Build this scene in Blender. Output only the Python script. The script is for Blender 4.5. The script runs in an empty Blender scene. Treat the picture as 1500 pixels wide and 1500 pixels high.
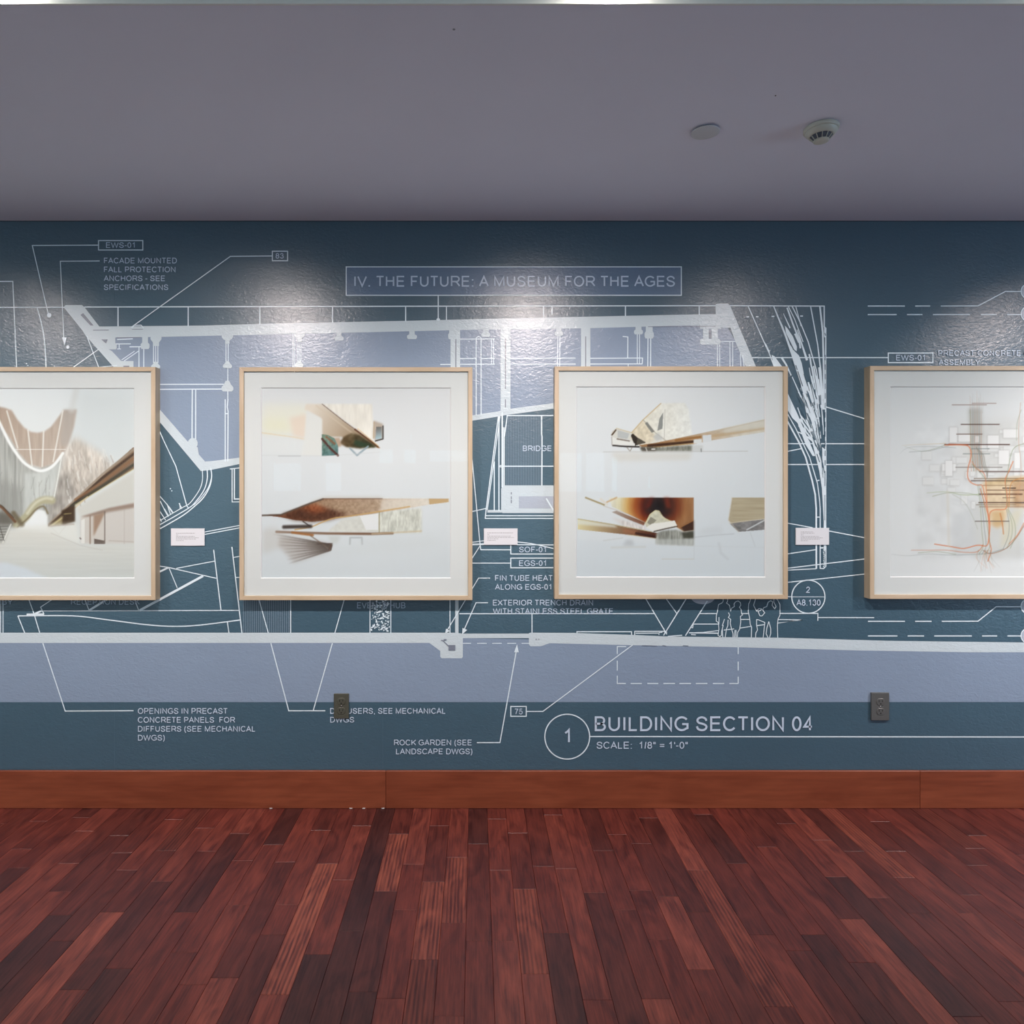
import bpy, bmesh, math, random
import numpy as np
from mathutils import Vector

SC = bpy.context.scene
COL = SC.collection
# ------------------------------------------------------------------ camera
F = 1000.0                 # focal length in pixels of the 1500 px frame
VX, HY = 697.0, 722.0      # vanishing point of the floor boards (pixels)
S = 0.00282                # metres per pixel on the wall plane
D = F * S                  # camera to wall
CZ = (1184.5 - HY) * (D - 0.018) / F   # eye height
cam_d = bpy.data.cameras.new('camera'); cam = bpy.data.objects.new('camera', cam_d); COL.objects.link(cam)
cam.location = (0, -D, CZ); cam.rotation_euler = (math.pi / 2, 0, 0)
cam_d.sensor_width = 36; cam_d.lens = 36 * F / 1500
cam_d.shift_x = (750 - VX) / 1500; cam_d.shift_y = -(750 - HY) / 1500
cam_d.clip_start = 0.02
SC.camera = cam
ZC = CZ + (HY - 323.5) * S             # soffit height
EDGE = D - (ZC - CZ) * F / (HY - 7.5)  # soffit edge distance from the wall
ZU = ZC + 0.34                         # upper ceiling
XL, XR, YB = -5.0, 5.6, -7.6           # side and rear walls

# ------------------------------------------------------------------ light
w = bpy.data.worlds.new('world'); SC.world = w; w.use_nodes = True
w.node_tree.nodes['Background'].inputs[0].default_value = (0.55, 0.72, 1.0, 1)
w.node_tree.nodes['Background'].inputs[1].default_value = 1.6
SC.view_settings.view_transform = 'Standard'; SC.view_settings.look = 'None'
SC.view_settings.exposure = 0.0; SC.view_settings.gamma = 1.0
SC.view_settings.use_curve_mapping = False
SPOT_X = [(-2.49, 1.05), (-1.08, 0.95), (0.30, 1.0), (1.45, 0.40), (3.0, 2.0)]
SPOT_W, SPOT_C = 120.0, (1.0, 0.865, 0.825)
DAY_W, DAY_C = 14.0, (0.74, 0.92, 1.0)       # watts per square metre of window
DOWN_W, DOWN_C = 6.0, (1.0, 0.88, 0.78)
def light(name, kind, loc, energy, color, **kw):
    d = bpy.data.lights.new(name, kind); d.energy = energy; d.color = color
    for k, v in kw.items(): setattr(d, k, v)
    o = bpy.data.objects.new(name, d); COL.objects.link(o); o.location = loc
    return o
def aim(o, target):
    o.rotation_euler = (Vector(target) - o.location).to_track_quat('-Z', 'Y').to_euler()
SY = -EDGE - 0.075                     # track position
for sx, k in SPOT_X:
    o = light('wall_spot', 'SPOT', (sx, SY + 0.012, ZC + 0.014), SPOT_W * k, SPOT_C, spot_size=math.radians(110), spot_blend=1.0, shadow_soft_size=0.024)
    aim(o, (sx, 0, 0.5))
# windows as (u0, u1, z0, z1, radiance factor); rear wall u = x, side walls u = y
def rearpx(a, b, c, d):      # extent of a far window given by where the picture glazing mirrors it
    k = (D - YB - 0.07) / F; return ((a - VX) * k, (b - VX) * k, CZ - (d - HY) * k, CZ - (c - HY) * k)
WIN_B = [(0.10, 1.05, 0.45, 2.25, 1.0), (-4.72, -3.75, 0.45, 2.25, 1.0)]  # tall pair added for daylight, set where no glazing mirrors them
for q, g in (((395, 441, 677, 720), .11), ((473, 500, 677, 720), .13), ((553, 576, 657, 679), .10), ((590, 610, 657, 679), .10), ((628, 684, 658, 677), .11), ((819, 855, 662, 721), .10), ((858, 889, 662, 721), .10), ((896, 908, 668, 720), .13), ((950, 957, 696, 716), .2), ((1047, 1050, 682, 718), .5), ((1071, 1077, 690, 712), .45), ((1096, 1101, 686, 714), .2), ((1134, 1139, 688, 712), .7), ((419, 422, 634, 658), .3), ((430, 433, 634, 658), .3), ((449, 452, 640, 656), .2), ((476, 481, 636, 656), .4), ((156, 159, 692, 712), .3), ((600, 603, 634, 646), .2)):
    WIN_B.append(rearpx(*q) + (g * 2.4,))
WIN_R = [(-4.4, -1.9, 0.5, 2.25, 1.25)]
WIN_L_ADDED = [(-3.9, -2.0, 0.6, 2.2, 0.7)]  # unseen window added to bring in daylight from the left
TEAL = (0.45, 0.95, 0.95)
for x0, x1, z0, z1, g in WIN_B:
    a_ = (x1 - x0) * (z1 - z0)
    o = light('daylight', 'AREA', ((x0 + x1) / 2, YB - 0.22, (z0 + z1) / 2), DAY_W * g * a_, DAY_C if a_ > .1 else TEAL, shape='RECTANGLE', size=x1 - x0, size_y=z1 - z0)
    o.rotation_euler = (math.pi / 2, 0, 0)
for wins, X_, sg, cc in ((WIN_R, XR + 0.22, 1, (0.55, 0.74, 1.0)), (WIN_L_ADDED, XL - 0.22, -1, (0.85, 0.95, 0.95))):
    for y0, y1, z0, z1, g in wins:
        o = light('daylight', 'AREA', (X_, (y0 + y1) / 2, (z0 + z1) / 2), g * DAY_W * (y1 - y0) * (z1 - z0), cc, shape='RECTANGLE', size=z1 - z0, size_y=y1 - y0)
        o.rotation_euler = (0, sg * math.pi / 2, 0)
DOWN = [(-3.0, -5.4), (-2.2, -5.4), (2.0, -4.3), (0.0, -3.6), (-2.0, -3.6), (4.0, -5.4)]  # the two nearest the soffit are unseen, added to lift the room light
for x, y in DOWN:
    o = light('downlight_glow', 'AREA', (x, y, ZU - 0.012), DOWN_W, DOWN_C, shape='DISK', size=0.09)

# ------------------------------------------------------------------ helpers
def P(px, py, off=0.0):
    """pixel of the photograph -> point on the plane `off` metres in front of the wall"""
    k = (D - off) / F
    return Vector(((px - VX) * k, -off, CZ - (py - HY) * k))
def link(o, parent=None):
    COL.objects.link(o)
    if parent is not None: o.parent = parent
    return o
def mesh_obj(name, verts, faces, m, parent=None, smooth=False):
    me = bpy.data.meshes.new(name); me.from_pydata([tuple(v) for v in verts], [], faces); me.update()
    if m: me.materials.append(m)
    if smooth: me.polygons.foreach_set('use_smooth', [True] * len(me.polygons))
    return link(bpy.data.objects.new(name, me), parent)
def from_bm(name, bm, m, parent=None, smooth=False):
    bmesh.ops.recalc_face_normals(bm, faces=bm.faces)
    me = bpy.data.meshes.new(name); bm.to_mesh(me); bm.free()
    if m: me.materials.append(m)
    if smooth: me.polygons.foreach_set('use_smooth', [True] * len(me.polygons))
    return link(bpy.data.objects.new(name, me), parent)
def add_box(bm, x0, x1, y0, y1, z0, z1, bevel=0.0, seg=1):
    vs = [bm.verts.new((x, y, z)) for x in (x0, x1) for y in (y0, y1) for z in (z0, z1)]
    fs = [(0, 1, 3, 2), (4, 6, 7, 5), (0, 4, 5, 1), (2, 3, 7, 6), (0, 2, 6, 4), (1, 5, 7, 3)]
    faces = [bm.faces.new([vs[i] for i in f]) for f in fs]
    if bevel > 0:
        es = list({e for f in faces for e in f.edges})
        bmesh.ops.bevel(bm, geom=es, offset=bevel, segments=seg, affect='EDGES', profile=0.5)
def box(name, x0, x1, y0, y1, z0, z1, m, parent=None, bevel=0.0, seg=1):
    bm = bmesh.new(); add_box(bm, min(x0, x1), max(x0, x1), min(y0, y1), max(y0, y1), min(z0, z1), max(z0, z1), bevel, seg)
    return from_bm(name, bm, m, parent)
def lathe(name, prof, m, parent=None, n=40, smooth=True, loc=(0, 0, 0)):
    vs, fs = [], []
    for r, z in prof:
        for k in range(n):
            a = 2 * math.pi * k / n; vs.append((loc[0] + r * math.cos(a), loc[1] + r * math.sin(a), loc[2] + z))
    for i in range(len(prof) - 1):
        for k in range(n):
            a, b = i * n + k, i * n + (k + 1) % n
            fs.append((a, b, b + n, a + n))
    fs.append(tuple(range(n))[::-1]); fs.append(tuple((len(prof) - 1) * n + k for k in range(n)))
    bm = bmesh.new(); bv = [bm.verts.new(v) for v in vs]
    for f in fs: bm.faces.new([bv[i] for i in f])
    o = from_bm(name, bm, m, parent)
    if smooth:
        for p in o.data.polygons: p.use_smooth = len(p.vertices) == 4
    return o
def empty(name, loc, label, cat, group=None):
    o = bpy.data.objects.new(name, None); COL.objects.link(o); o.location = loc; o.empty_display_size = 0.05
    o['label'] = label; o['category'] = cat
    if group: o['group'] = group
    return o
def structure(o): o['kind'] = 'structure'; return o
def lin(c):
    c = np.asarray(c, float) / 255.0
    return np.where(c <= 0.04045, c / 12.92, ((c + 0.055) / 1.055) ** 2.4)
def rgb(r, g, b): return tuple(float(v) for v in lin((r, g, b))) + (1.0,)

# ------------------------------------------------------------------ materials
class N:
    def __init__(s, name):
        s.m = bpy.data.materials.new(name); s.m.use_nodes = True; s.t = s.m.node_tree; s.t.nodes.clear()
        s.out = s.t.nodes.new('ShaderNodeOutputMaterial'); s.b = s.t.nodes.new('ShaderNodeBsdfPrincipled')
        s.t.links.new(s.b.outputs[0], s.out.inputs[0])
    def n(s, kind, **kw):
        x = s.t.nodes.new(kind)
        for k, v in kw.items():
            if k in x.inputs.keys(): x.inputs[k].default_value = v
            else: setattr(x, k, v)
        return x
    def l(s, a, b): s.t.links.new(a, b)
def plain(name, col, rough=0.5, spec=0.5, metal=0.0, noise=0.0, scale=30):
    a = N(name); a.b.inputs['Base Color'].default_value = col; a.b.inputs['Roughness'].default_value = rough
    a.b.inputs['Specular IOR Level'].default_value = spec; a.b.inputs['Metallic'].default_value = metal
    if noise:
        tc = a.n('ShaderNodeTexCoord'); no = a.n('ShaderNodeTexNoise', Scale=scale, Detail=4.0); a.l(tc.outputs['Object'], no.inputs['Vector'])
        mx = a.n('ShaderNodeMix', data_type='RGBA'); a.l(no.outputs[0], mx.inputs[0])
        mx.inputs[6].default_value = tuple(c * (1 - noise) for c in col[:3]) + (1,); mx.inputs[7].default_value = tuple(min(1, c * (1 + noise)) for c in col[:3]) + (1,)
        a.l(mx.outputs[2], a.b.inputs['Base Color'])
    return a.m
def vinyl(name, col):
    """printed wall covering: satin with a hammered relief"""
    a = N(name); a.b.inputs['Roughness'].default_value = 0.30; a.b.inputs['Specular IOR Level'].default_value = 1.0
    tc = a.n('ShaderNodeTexCoord')
    mp = a.n('ShaderNodeMapping'); mp.inputs['Scale'].default_value = (0.75, 1, 1.25); a.l(tc.outputs['Object'], mp.inputs[0])
    n1 = a.n('ShaderNodeTexNoise', Scale=75.0, Detail=3.0, Roughness=0.55, Distortion=0.9); a.l(mp.outputs[0], n1.inputs['Vector'])
    n2 = a.n('ShaderNodeTexNoise', Scale=9.0, Detail=2.0); a.l(tc.outputs['Object'], n2.inputs['Vector'])
    ad = a.n('ShaderNodeMath', operation='MULTIPLY_ADD'); a.l(n2.outputs[0], ad.inputs[0]); ad.inputs[1].default_value = 1.2; a.l(n1.outputs[0], ad.inputs[2])
    bp = a.n('ShaderNodeBump', Strength=0.27, Distance=0.004); a.l(ad.outputs[0], bp.inputs['Height']); a.l(bp.outputs[0], a.b.inputs['Normal'])
    n3 = a.n('ShaderNodeTexNoise', Scale=2.2, Detail=3.0); a.l(tc.outputs['Object'], n3.inputs['Vector'])
    mx = a.n('ShaderNodeMix', data_type='RGBA'); a.l(n3.outputs[0], mx.inputs[0])
    mx.inputs[6].default_value = tuple(c * 0.93 for c in col[:3]) + (1,); mx.inputs[7].default_value = tuple(c * 1.07 for c in col[:3]) + (1,)
    a.l(mx.outputs[2], a.b.inputs['Base Color'])
    return a.m
def wood(name, c_dark, c_light, axis, rough=0.35, scale=14.0, cross=6.0, stripes=0.0, tint=False, bump=0.1, coat=0.0, spec=0.5):
    a = N(name); tc = a.n('ShaderNodeTexCoord'); oi = a.n('ShaderNodeObjectInfo')
    mul = a.n('ShaderNodeVectorMath', operation='SCALE'); mul.inputs[0].default_value = (37, 91, 53); a.l(oi.outputs['Random'], mul.inputs['Scale'])
    add = a.n('ShaderNodeVectorMath', operation='ADD'); a.l(tc.outputs['Object'], add.inputs[0]); a.l(mul.outputs[0], add.inputs[1])
    mp = a.n('ShaderNodeMapping'); sc = [cross] * 3; sc['xyz'.index(axis)] = 0.42; mp.inputs['Scale'].default_value = sc; a.l(add.outputs[0], mp.inputs[0])
    n1 = a.n('ShaderNodeTexNoise', Scale=scale, Detail=7.0, Roughness=0.62, Distortion=0.35); a.l(mp.outputs[0], n1.inputs['Vector'])
    mp2 = a.n('ShaderNodeMapping'); sc2 = [2.2, 2.2, 2.2]; sc2['xyz'.index(axis)] = 0.55; mp2.inputs['Scale'].default_value = sc2; a.l(add.outputs[0], mp2.inputs[0])
    n2 = a.n('ShaderNodeTexNoise', Scale=scale * 0.42, Detail=3.0, Roughness=0.5, Distortion=1.6); a.l(mp2.outputs[0], n2.inputs['Vector'])
    mm = a.n('ShaderNodeMath', operation='MULTIPLY_ADD'); a.l(n1.outputs[0], mm.inputs[0]); mm.inputs[1].default_value = 0.55
    m2 = a.n('ShaderNodeMath', operation='MULTIPLY'); a.l(n2.outputs[0], m2.inputs[0]); m2.inputs[1].default_value = 0.5; a.l(m2.outputs[0], mm.inputs[2])
    fac = mm.outputs[0]
    if stripes:
        wv = a.n('ShaderNodeTexWave', wave_type='BANDS', bands_direction='X', Scale=26.0, Distortion=3.0, Detail=2.0); wv.inputs['Detail Scale'].default_value = 0.6
        mp3 = a.n('ShaderNodeMapping'); mp3.inputs['Scale'].default_value = (1, 0.12, 1); a.l(add.outputs[0], mp3.inputs[0]); a.l(mp3.outputs[0], wv.inputs['Vector'])
        s1 = a.n('ShaderNodeMath', operation='MULTIPLY_ADD'); a.l(wv.outputs['Fac'], s1.inputs[0]); s1.inputs[1].default_value = stripes
        s2 = a.n('ShaderNodeMath', operation='SUBTRACT'); a.l(fac, s2.inputs[0]); s2.inputs[1].default_value = stripes * 0.5; a.l(s2.outputs[0], s1.inputs[2]); fac = s1.outputs[0]
    cr = a.n('ShaderNodeValToRGB'); a.l(fac, cr.inputs[0]); cr.color_ramp.elements[0].position = 0.38; cr.color_ramp.elements[0].color = c_dark; cr.color_ramp.elements[1].position = 0.67; cr.color_ramp.elements[1].color = c_light
    col = cr.outputs[0]
    if tint:
        mx = a.n('ShaderNodeMix', data_type='RGBA', blend_type='MULTIPLY'); mx.inputs[0].default_value = 1.0
        a.l(col, mx.inputs[6]); a.l(oi.outputs['Color'], mx.inputs[7]); col = mx.outputs[2]
    a.l(col, a.b.inputs['Base Color']); a.b.inputs['Roughness'].default_value = rough; a.b.inputs['Specular IOR Level'].default_value = spec
    if coat: a.b.inputs['Coat Weight'].default_value = coat; a.b.inputs['Coat Roughness'].default_value = 0.25
    bp = a.n('ShaderNodeBump', Strength=bump, Distance=0.001); a.l(n1.outputs[0], bp.inputs['Height']); a.l(bp.outputs[0], a.b.inputs['Normal'])
    return a.m
M_blue = vinyl('blue_wall_covering', (0.049, 0.106, 0.148, 1))
M_lilac = vinyl('lilac_print', (0.238, 0.315, 0.425, 1))
M_panel = vinyl('title_panel_print', (0.105, 0.175, 0.275, 1))
M_white = vinyl('pale_print', (0.58, 0.68, 0.72, 1))
M_pale = vinyl('pale_blue_print', (0.42, 0.48, 0.56, 1))
M_line = vinyl('line_print', (0.74, 0.86, 0.92, 1))
M_text = vinyl('lettering_print', (0.56, 0.67, 0.80, 1))
M_text_shade = vinyl('shaded_lettering_print', (0.36, 0.48, 0.60, 1))  # darker copy of the lettering ink, the frames' shadow put into its colour
M_hatch = vinyl('hatch_print', (0.17, 0.235, 0.30, 1))
M_slot = vinyl('dim_print', (0.19, 0.22, 0.28, 1))
M_ceil = plain('ceiling_paint', (0.79, 0.81, 0.92, 1), 0.75, 0.3, noise=0.03, scale=3)
M_whitep = plain('white_paint', (0.78, 0.80, 0.78, 1), 0.5)
M_roomw = plain('room_wall_paint', (0.62, 0.61, 0.60, 1), 0.7, 0.3)
M_dark = plain('gap_black', (0.012, 0.012, 0.014, 1), 0.9, 0.1)
M_plank = wood('jatoba_plank', (0.060, 0.012, 0.011, 1), (0.186, 0.040, 0.027, 1), 'y', rough=0.36, tint=True, spec=0.35, scale=20, cross=9.0)
M_plank_s = wood('striped_jatoba_plank', (0.060, 0.012, 0.011, 1), (0.205, 0.048, 0.030, 1), 'y', rough=0.36, tint=True, stripes=0.15, spec=0.35, scale=20, cross=9.0)
M_base = wood('baseboard_wood', (0.165, 0.037, 0.016, 1), (0.26, 0.067, 0.030, 1), 'x', rough=0.38, scale=9, spec=0.4)
M_maple_h = wood('maple_rail_level', (0.47, 0.36, 0.23, 1), (0.60, 0.48, 0.34, 1), 'x', rough=0.4, scale=10)
M_maple_v = wood('maple_rail_upright', (0.47, 0.36, 0.23, 1), (0.60, 0.48, 0.34, 1), 'z', rough=0.4, scale=10)
M_mat = plain('mat_board', (0.625, 0.68, 0.665, 1), 0.9, 0.2)
M_bevel = plain('mat_bevel_core', (0.76, 0.78, 0.78, 1), 0.9, 0.2)
M_card = plain('label_card', (0.72, 0.74, 0.77, 1), 0.6, 0.3)
M_ink = plain('grey_ink', (0.32, 0.32, 0.33, 1), 0.8, 0.2)
M_plate = plain('outlet_olive_plastic', (0.070, 0.072, 0.055, 1), 0.42, 0.5)
M_plate2 = plain('outlet_grey_plastic', (0.095, 0.10, 0.098, 1), 0.36, 0.5)
M_det = plain('detector_plastic', (0.60, 0.60, 0.52, 1), 0.4, 0.5)
M_detd = plain('detector_mesh', (0.10, 0.11, 0.14, 1), 0.6, 0.4)
M_black = plain('black_metal', (0.02, 0.02, 0.022, 1), 0.35, 0.5)
M_steel = plain('screw_steel', (0.35, 0.35, 0.34, 1), 0.35, 0.5, metal=1.0)
def glassy(name, k, tint=(1, 1, 1, 1)):
    a = N(name); a.t.nodes.remove(a.b)
    tr = a.n('ShaderNodeBsdfTransparent'); tr.inputs[0].default_value = tint
    gl = a.n('ShaderNodeBsdfGlossy'); gl.inputs['Roughness'].default_value = 0.015
    mx = a.n('ShaderNodeMixShader'); mx.inputs[0].default_value = k
    a.l(tr.outputs[0], mx.inputs[1]); a.l(gl.outputs[0], mx.inputs[2]); a.l(mx.outputs[0], a.out.inputs[0]); return a.m
M_glass = glassy('picture_glazing', 0.035)
M_pane = glassy('window_pane', 0.08, (0.93, 0.97, 0.96, 1))
def emis(name, col, k):
    a = N(name); a.b.inputs['Base Color'].default_value = (0, 0, 0, 1); a.b.inputs['Emission Color'].default_value = col; a.b.inputs['Emission Strength'].default_value = k; return a.m
M_lamp = emis('lamp_lens_glow', (1, 0.93, 0.84, 1), 45.0)
M_lamp2 = emis('downlight_lens_glow', (1, 0.93, 0.84, 1), 14.0)

# ------------------------------------------------------------------ room shell
WT = 0.2
wall = structure(box('wall_back', XL, XR, 0, WT, -0.05, ZU + 0.1, M_roomw))
def wall_with_holes(name, axis, pos, thick, u0, u1, v0, v1, holes, m):
    bm = bmesh.new(); us = sorted({u0, u1, *[h[0] for h in holes], *[h[1] for h in holes]}); 
    for a, b in zip(us[:-1], us[1:]):
        hh = sorted((h for h in holes if h[0] <= a + 1e-6 and h[1] >= b - 1e-6), key=lambda h: h[2])
        spans, lo = [], v0
        for h in hh: spans.append((lo, h[2])); lo = h[3]
        spans.append((lo, v1))
        for c, d in spans:
            if axis == 'y': add_box(bm, a, b, pos - thick, pos, c, d)
            else: add_box(bm, pos, pos + thick, a, b, c, d)
    return structure(from_bm(name, bm, m))
wall_front = wall_with_holes('wall_front', 'y', YB, WT, XL - WT, XR + WT, -0.05, ZU + 0.1, WIN_B, M_roomw)
wall_right = wall_with_holes('wall_right', 'x', XR, WT, YB, WT, -0.05, ZU + 0.1, WIN_R, M_roomw)
wall_left = wall_with_holes('wall_left', 'x', XL - WT, WT, YB, WT, -0.05, ZU + 0.1, WIN_L_ADDED, M_roomw)
n = 0
for wins, ax, X_ in ((WIN_B, 'y', 0), (WIN_R, 'x', XR), (WIN_L_ADDED, 'x', XL - WT)):
    for u0, u1, z0, z1, g in wins:
        n += 1; big = (u1 - u0) > 0.8; t = 0.05 if big else min(0.012, (u1 - u0) * .12)
        bm = bmesh.new(); um = (u0 + u1) / 2
        parts = [(u0, u1, z0, z0 + t), (u0, u1, z1 - t, z1), (u0, u0 + t, z0 + t, z1 - t), (u1 - t, u1, z0 + t, z1 - t)]
        if big: parts += [(um - 0.02, um + 0.02, z0 + t, z1 - t), (u0 + t, u1 - t, z0 + 0.9, z0 + 0.93)]
        for a, b, c, d in parts:
            if ax == 'y': add_box(bm, a, b, YB - 0.12, YB - 0.04, c, d)
            else: add_box(bm, X_ + 0.06, X_ + 0.14, a, b, c, d)
        fr = structure(from_bm('window_%d' % n, bm, M_whitep)); e = t * .3  # includes the added tall rear pair and left window
        if ax == 'y': box('window_pane', u0 + e, u1 - e, YB - 0.083, YB - 0.077, z0 + e, z1 - e, M_pane, fr)
        else: box('window_pane', X_ + 0.097, X_ + 0.103, u0 + e, u1 - e, z0 + e, z1 - e, M_pane, fr)
ceiling = structure(box('ceiling', XL, XR, -EDGE, 0, ZC, ZU + 0.1, M_ceil))
structure(box('trim_1', XL, XR, -EDGE - 0.006, -EDGE, ZC - 0.001, ZU, M_whitep))
upper = structure(box('ceiling', XL, XR, YB, -EDGE - 0.006, ZU, ZU + 0.1, M_whitep))
def C(px, py):   # pixel -> point on the soffit
    z = (ZC - CZ) * F / (HY - py)
    return Vector(((px - VX) * z / F, z - D, ZC))
for px, py, r in ((1136, 140, 0.0022), (665, 43, 0.0035)):
    p = C(px, py); lathe('nail_hole', [(r, 0.0), (r * 0.9, -0.0006)], M_dark if r < 0.003 else M_slot, ceiling, n=14, loc=p)

# ------------------------------------------------------------------ floor
PX0, PW = 686.7, 26.95       # board edges along the wall, pixels at y = 1184.5
def W2(px, py):              # pixel on floor -> (x, y)
    z = CZ * F / (py - HY); return ((px - VX) * z / F, z - D)
KW = (D - 0.018) / F
def col_of(px, py):
    x, y = W2(px, py); return math.floor((x / KW + VX - PX0) / PW)
BW = PW * KW
floor = structure(box('floor', XL, XR, YB, 0.0, -0.05, -0.014, M_dark))
Z = 4.545
zooms = {0: [(30,165),(270,150),(570,125),(585,215),(165,335),(825,245),(820,360),(480,430),(850,475),(150,460),(405,617),(750,755),(400,775),(1060,550),(805,1130),(485,1272),(1100,345)],
 250: [(50,138),(240,195),(470,232),(690,305),(1010,210),(280,350),(490,412),(1045,432),(450,708),(120,755),(680,905),(780,705),(980,1035),(355,1192),(690,1303),(1120,540)],
 500: [(140,180),(380,235),(660,180),(910,300),(1035,135),(480,437),(610,553),(765,390),(1060,475),(40,542),(300,615),(430,740),(750,825),(1070,945),(80,880),(550,1070),(320,1330),(710,1447)],
 750: [(265,108),(40,228),(890,128),(695,238),(850,298),(590,345),(215,450),(80,600),(550,625),(860,610),(745,740),(1040,650),(290,893),(980,940),(150,1165),(565,1340),(955,1332)],
 1000: [(125,105),(690,165),(920,275),(560,320),(100,475),(370,430),(105,755),(520,905),(860,905),(1030,520),(640,1385),(1090,800),(1100,350)],
 1250: [(165,152),(815,245),(320,525),(170,660),(780,640),(80,1090),(780,760),(770,1450),(1050,1350),(420,760),(280,350)]}
tones = {0: [(30,550,-.8),(430,560,-.4),(200,650,.3),(100,850,.3),(250,950,-1),(600,950,.85),(700,650,-.5),(500,1150,-.6),(430,1400,.35),(450,320,.4),(130,380,.1),(880,180,-.6),(700,400,-.1),(900,1300,-.1),(640,900,.85)],
 250: [(300,560,-.8),(800,200,-.95),(560,150,.5),(620,380,.1),(420,850,.3),(520,600,-.35),(600,1100,-.6),(750,1200,.75),(650,1420,.3),(270,1350,.6),(920,1200,-.95),(1080,1250,-.9),(1040,600,.65),(1020,350,-.3),(200,250,.3),(700,800,.1),(200,1050,.15)],
 500: [(150,130,-.4),(240,300,-.95),(100,300,.3),(400,170,-.3),(310,450,.8),(520,300,.5),(450,600,-.05),(630,400,-.4),(590,800,.55),(780,250,.3),(760,650,.45),(740,1000,-.1),(910,200,-.85),(910,800,-.3),(1040,300,.15),(1070,700,.15),(1080,1200,.45),(270,800,-.75),(380,1000,-.05),(540,1250,-.3),(320,1420,.15),(80,1100,-.75)],
 750: [(150,200,-.3),(60,400,-.2),(90,800,.25),(240,650,0),(310,250,.25),(160,1350,.35),(330,1100,-.85),(420,800,.35),(500,1100,.4),(450,400,.15),(560,250,-.5),(600,800,-.5),(650,500,-.2),(580,1450,.1),(800,1000,-.3),(900,800,-.15),(780,450,.05),(980,250,-.5),(980,1420,.55),(920,1150,-.2)],
 1000: [(180,250,-.85),(150,600,.25),(60,550,-.3),(330,700,-.35),(600,1100,.2),(180,1000,-.45),(100,1300,0),(650,1430,-.2),(870,220,.45),(950,380,.2),(420,200,-.25),(1080,600,-.85),(950,1050,-.7),(1000,200,-.7),(800,450,-.4)],
 1250: [(260,250,-.5),(600,450,-.95),(200,420,.5),(80,500,.45),(200,500,-.4),(300,1100,.85),(450,1150,-.95),(950,850,.4),(550,580,.3),(700,1000,-.3),(850,900,.05),(100,1200,-.6),(1000,250,-.2),(1080,100,.3),(1080,1420,.25)]}
striped = [(500,590,800),(500,760,650),(750,90,800),(500,540,1250),(250,1040,600),(1250,250,420)]
joints = {}
for ox, L in zooms.items():
    for zx, zy in L:
        px, py = ox + zx / Z, 1170 + zy / Z
        joints.setdefault(col_of(px, py), []).append(W2(px, py)[1])
rnd = random.Random(7)
Y_NEAR = CZ * F / (1512 - HY) - D     # a little nearer than the bottom of the frame
cols = range(col_of(-25, 1186), col_of(1525, 1186) + 1)
planks = []
for c in cols:
    js = sorted(joints.get(c, []), reverse=True)
    js = [j for i, j in enumerate(js) if i == 0 or js[i - 1] - j > 0.07]
    out, prev = [], -0.002
    for j in js:
        while prev - j > 0.95:
            prev -= rnd.uniform(0.35, 0.7); out.append(prev)
        out.append(j); prev = j
    while prev > Y_NEAR:
        prev -= rnd.uniform(0.32, 0.75); out.append(prev)
    ys = [-0.002] + out
    for a, b in zip(ys[:-1], ys[1:]):
        planks.append([c, a, b])
def tone_of(c, a, b):
    for ox, L in tones.items():
        for zx, zy, t in L:
            px, py = ox + zx / Z, 1170 + zy / Z
            if col_of(px, py) == c and b <= W2(px, py)[1] <= a: return t
    return None
def is_striped(c, a, b):
    for ox, zx, zy in striped:
        px, py = ox + zx / Z, 1170 + zy / Z
        if col_of(px, py) == c and b <= W2(px, py)[1] <= a: return True
    return rnd.random() < 0.04
def tone_rgb(t):
    dk, md, lt = np.array((0.36, 0.50, 0.66)), np.array((0.88, 0.86, 0.90)), np.array((1.50, 1.80, 1.75))
    c = md + (lt - md) * t if t > 0 else md + (dk - md) * (-t)
    return (*[float(v) for v in c], 1.0)
for c, a, b in planks:
    x0 = (PX0 + PW * c - VX) * KW; cx, cy = x0 + BW / 2, (a + b) / 2
    t = tone_of(c, a, b)
    if t is None: t = max(-0.9, min(0.8, rnd.gauss(-0.08, 0.33)))
    t += rnd.uniform(-0.06, 0.06)
    bm = bmesh.new(); hx, hy = BW / 2 - 0.00025, (a - b) / 2 - 0.00025; h = rnd.uniform(-0.00015, 0.00015)
    e = 0.0010
    v = [bm.verts.new(q) for q in [(-hx, -hy, -0.014), (hx, -hy, -0.014), (hx, hy, -0.014), (-hx, hy, -0.014), (-hx, -hy, h - e), (hx, -hy, h - e), (hx, hy, h - e), (-hx, hy, h - e), (-hx + e, -hy + e, h), (hx - e, -hy + e, h), (hx - e, hy - e, h), (-hx + e, hy - e, h)]]
    for i in range(4):
        j = (i + 1) % 4; bm.faces.new((v[i], v[j], v[4 + j], v[4 + i])); bm.faces.new((v[4 + i], v[4 + j], v[8 + j], v[8 + i]))
    bm.faces.new(v[8:12]); bm.faces.new(v[3::-1])
    o = from_bm('plank', bm, M_plank_s if is_striped(c, a, b) else M_plank, floor)
    o.location = (cx, cy, 0); o.color = tone_rgb(t)
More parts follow.
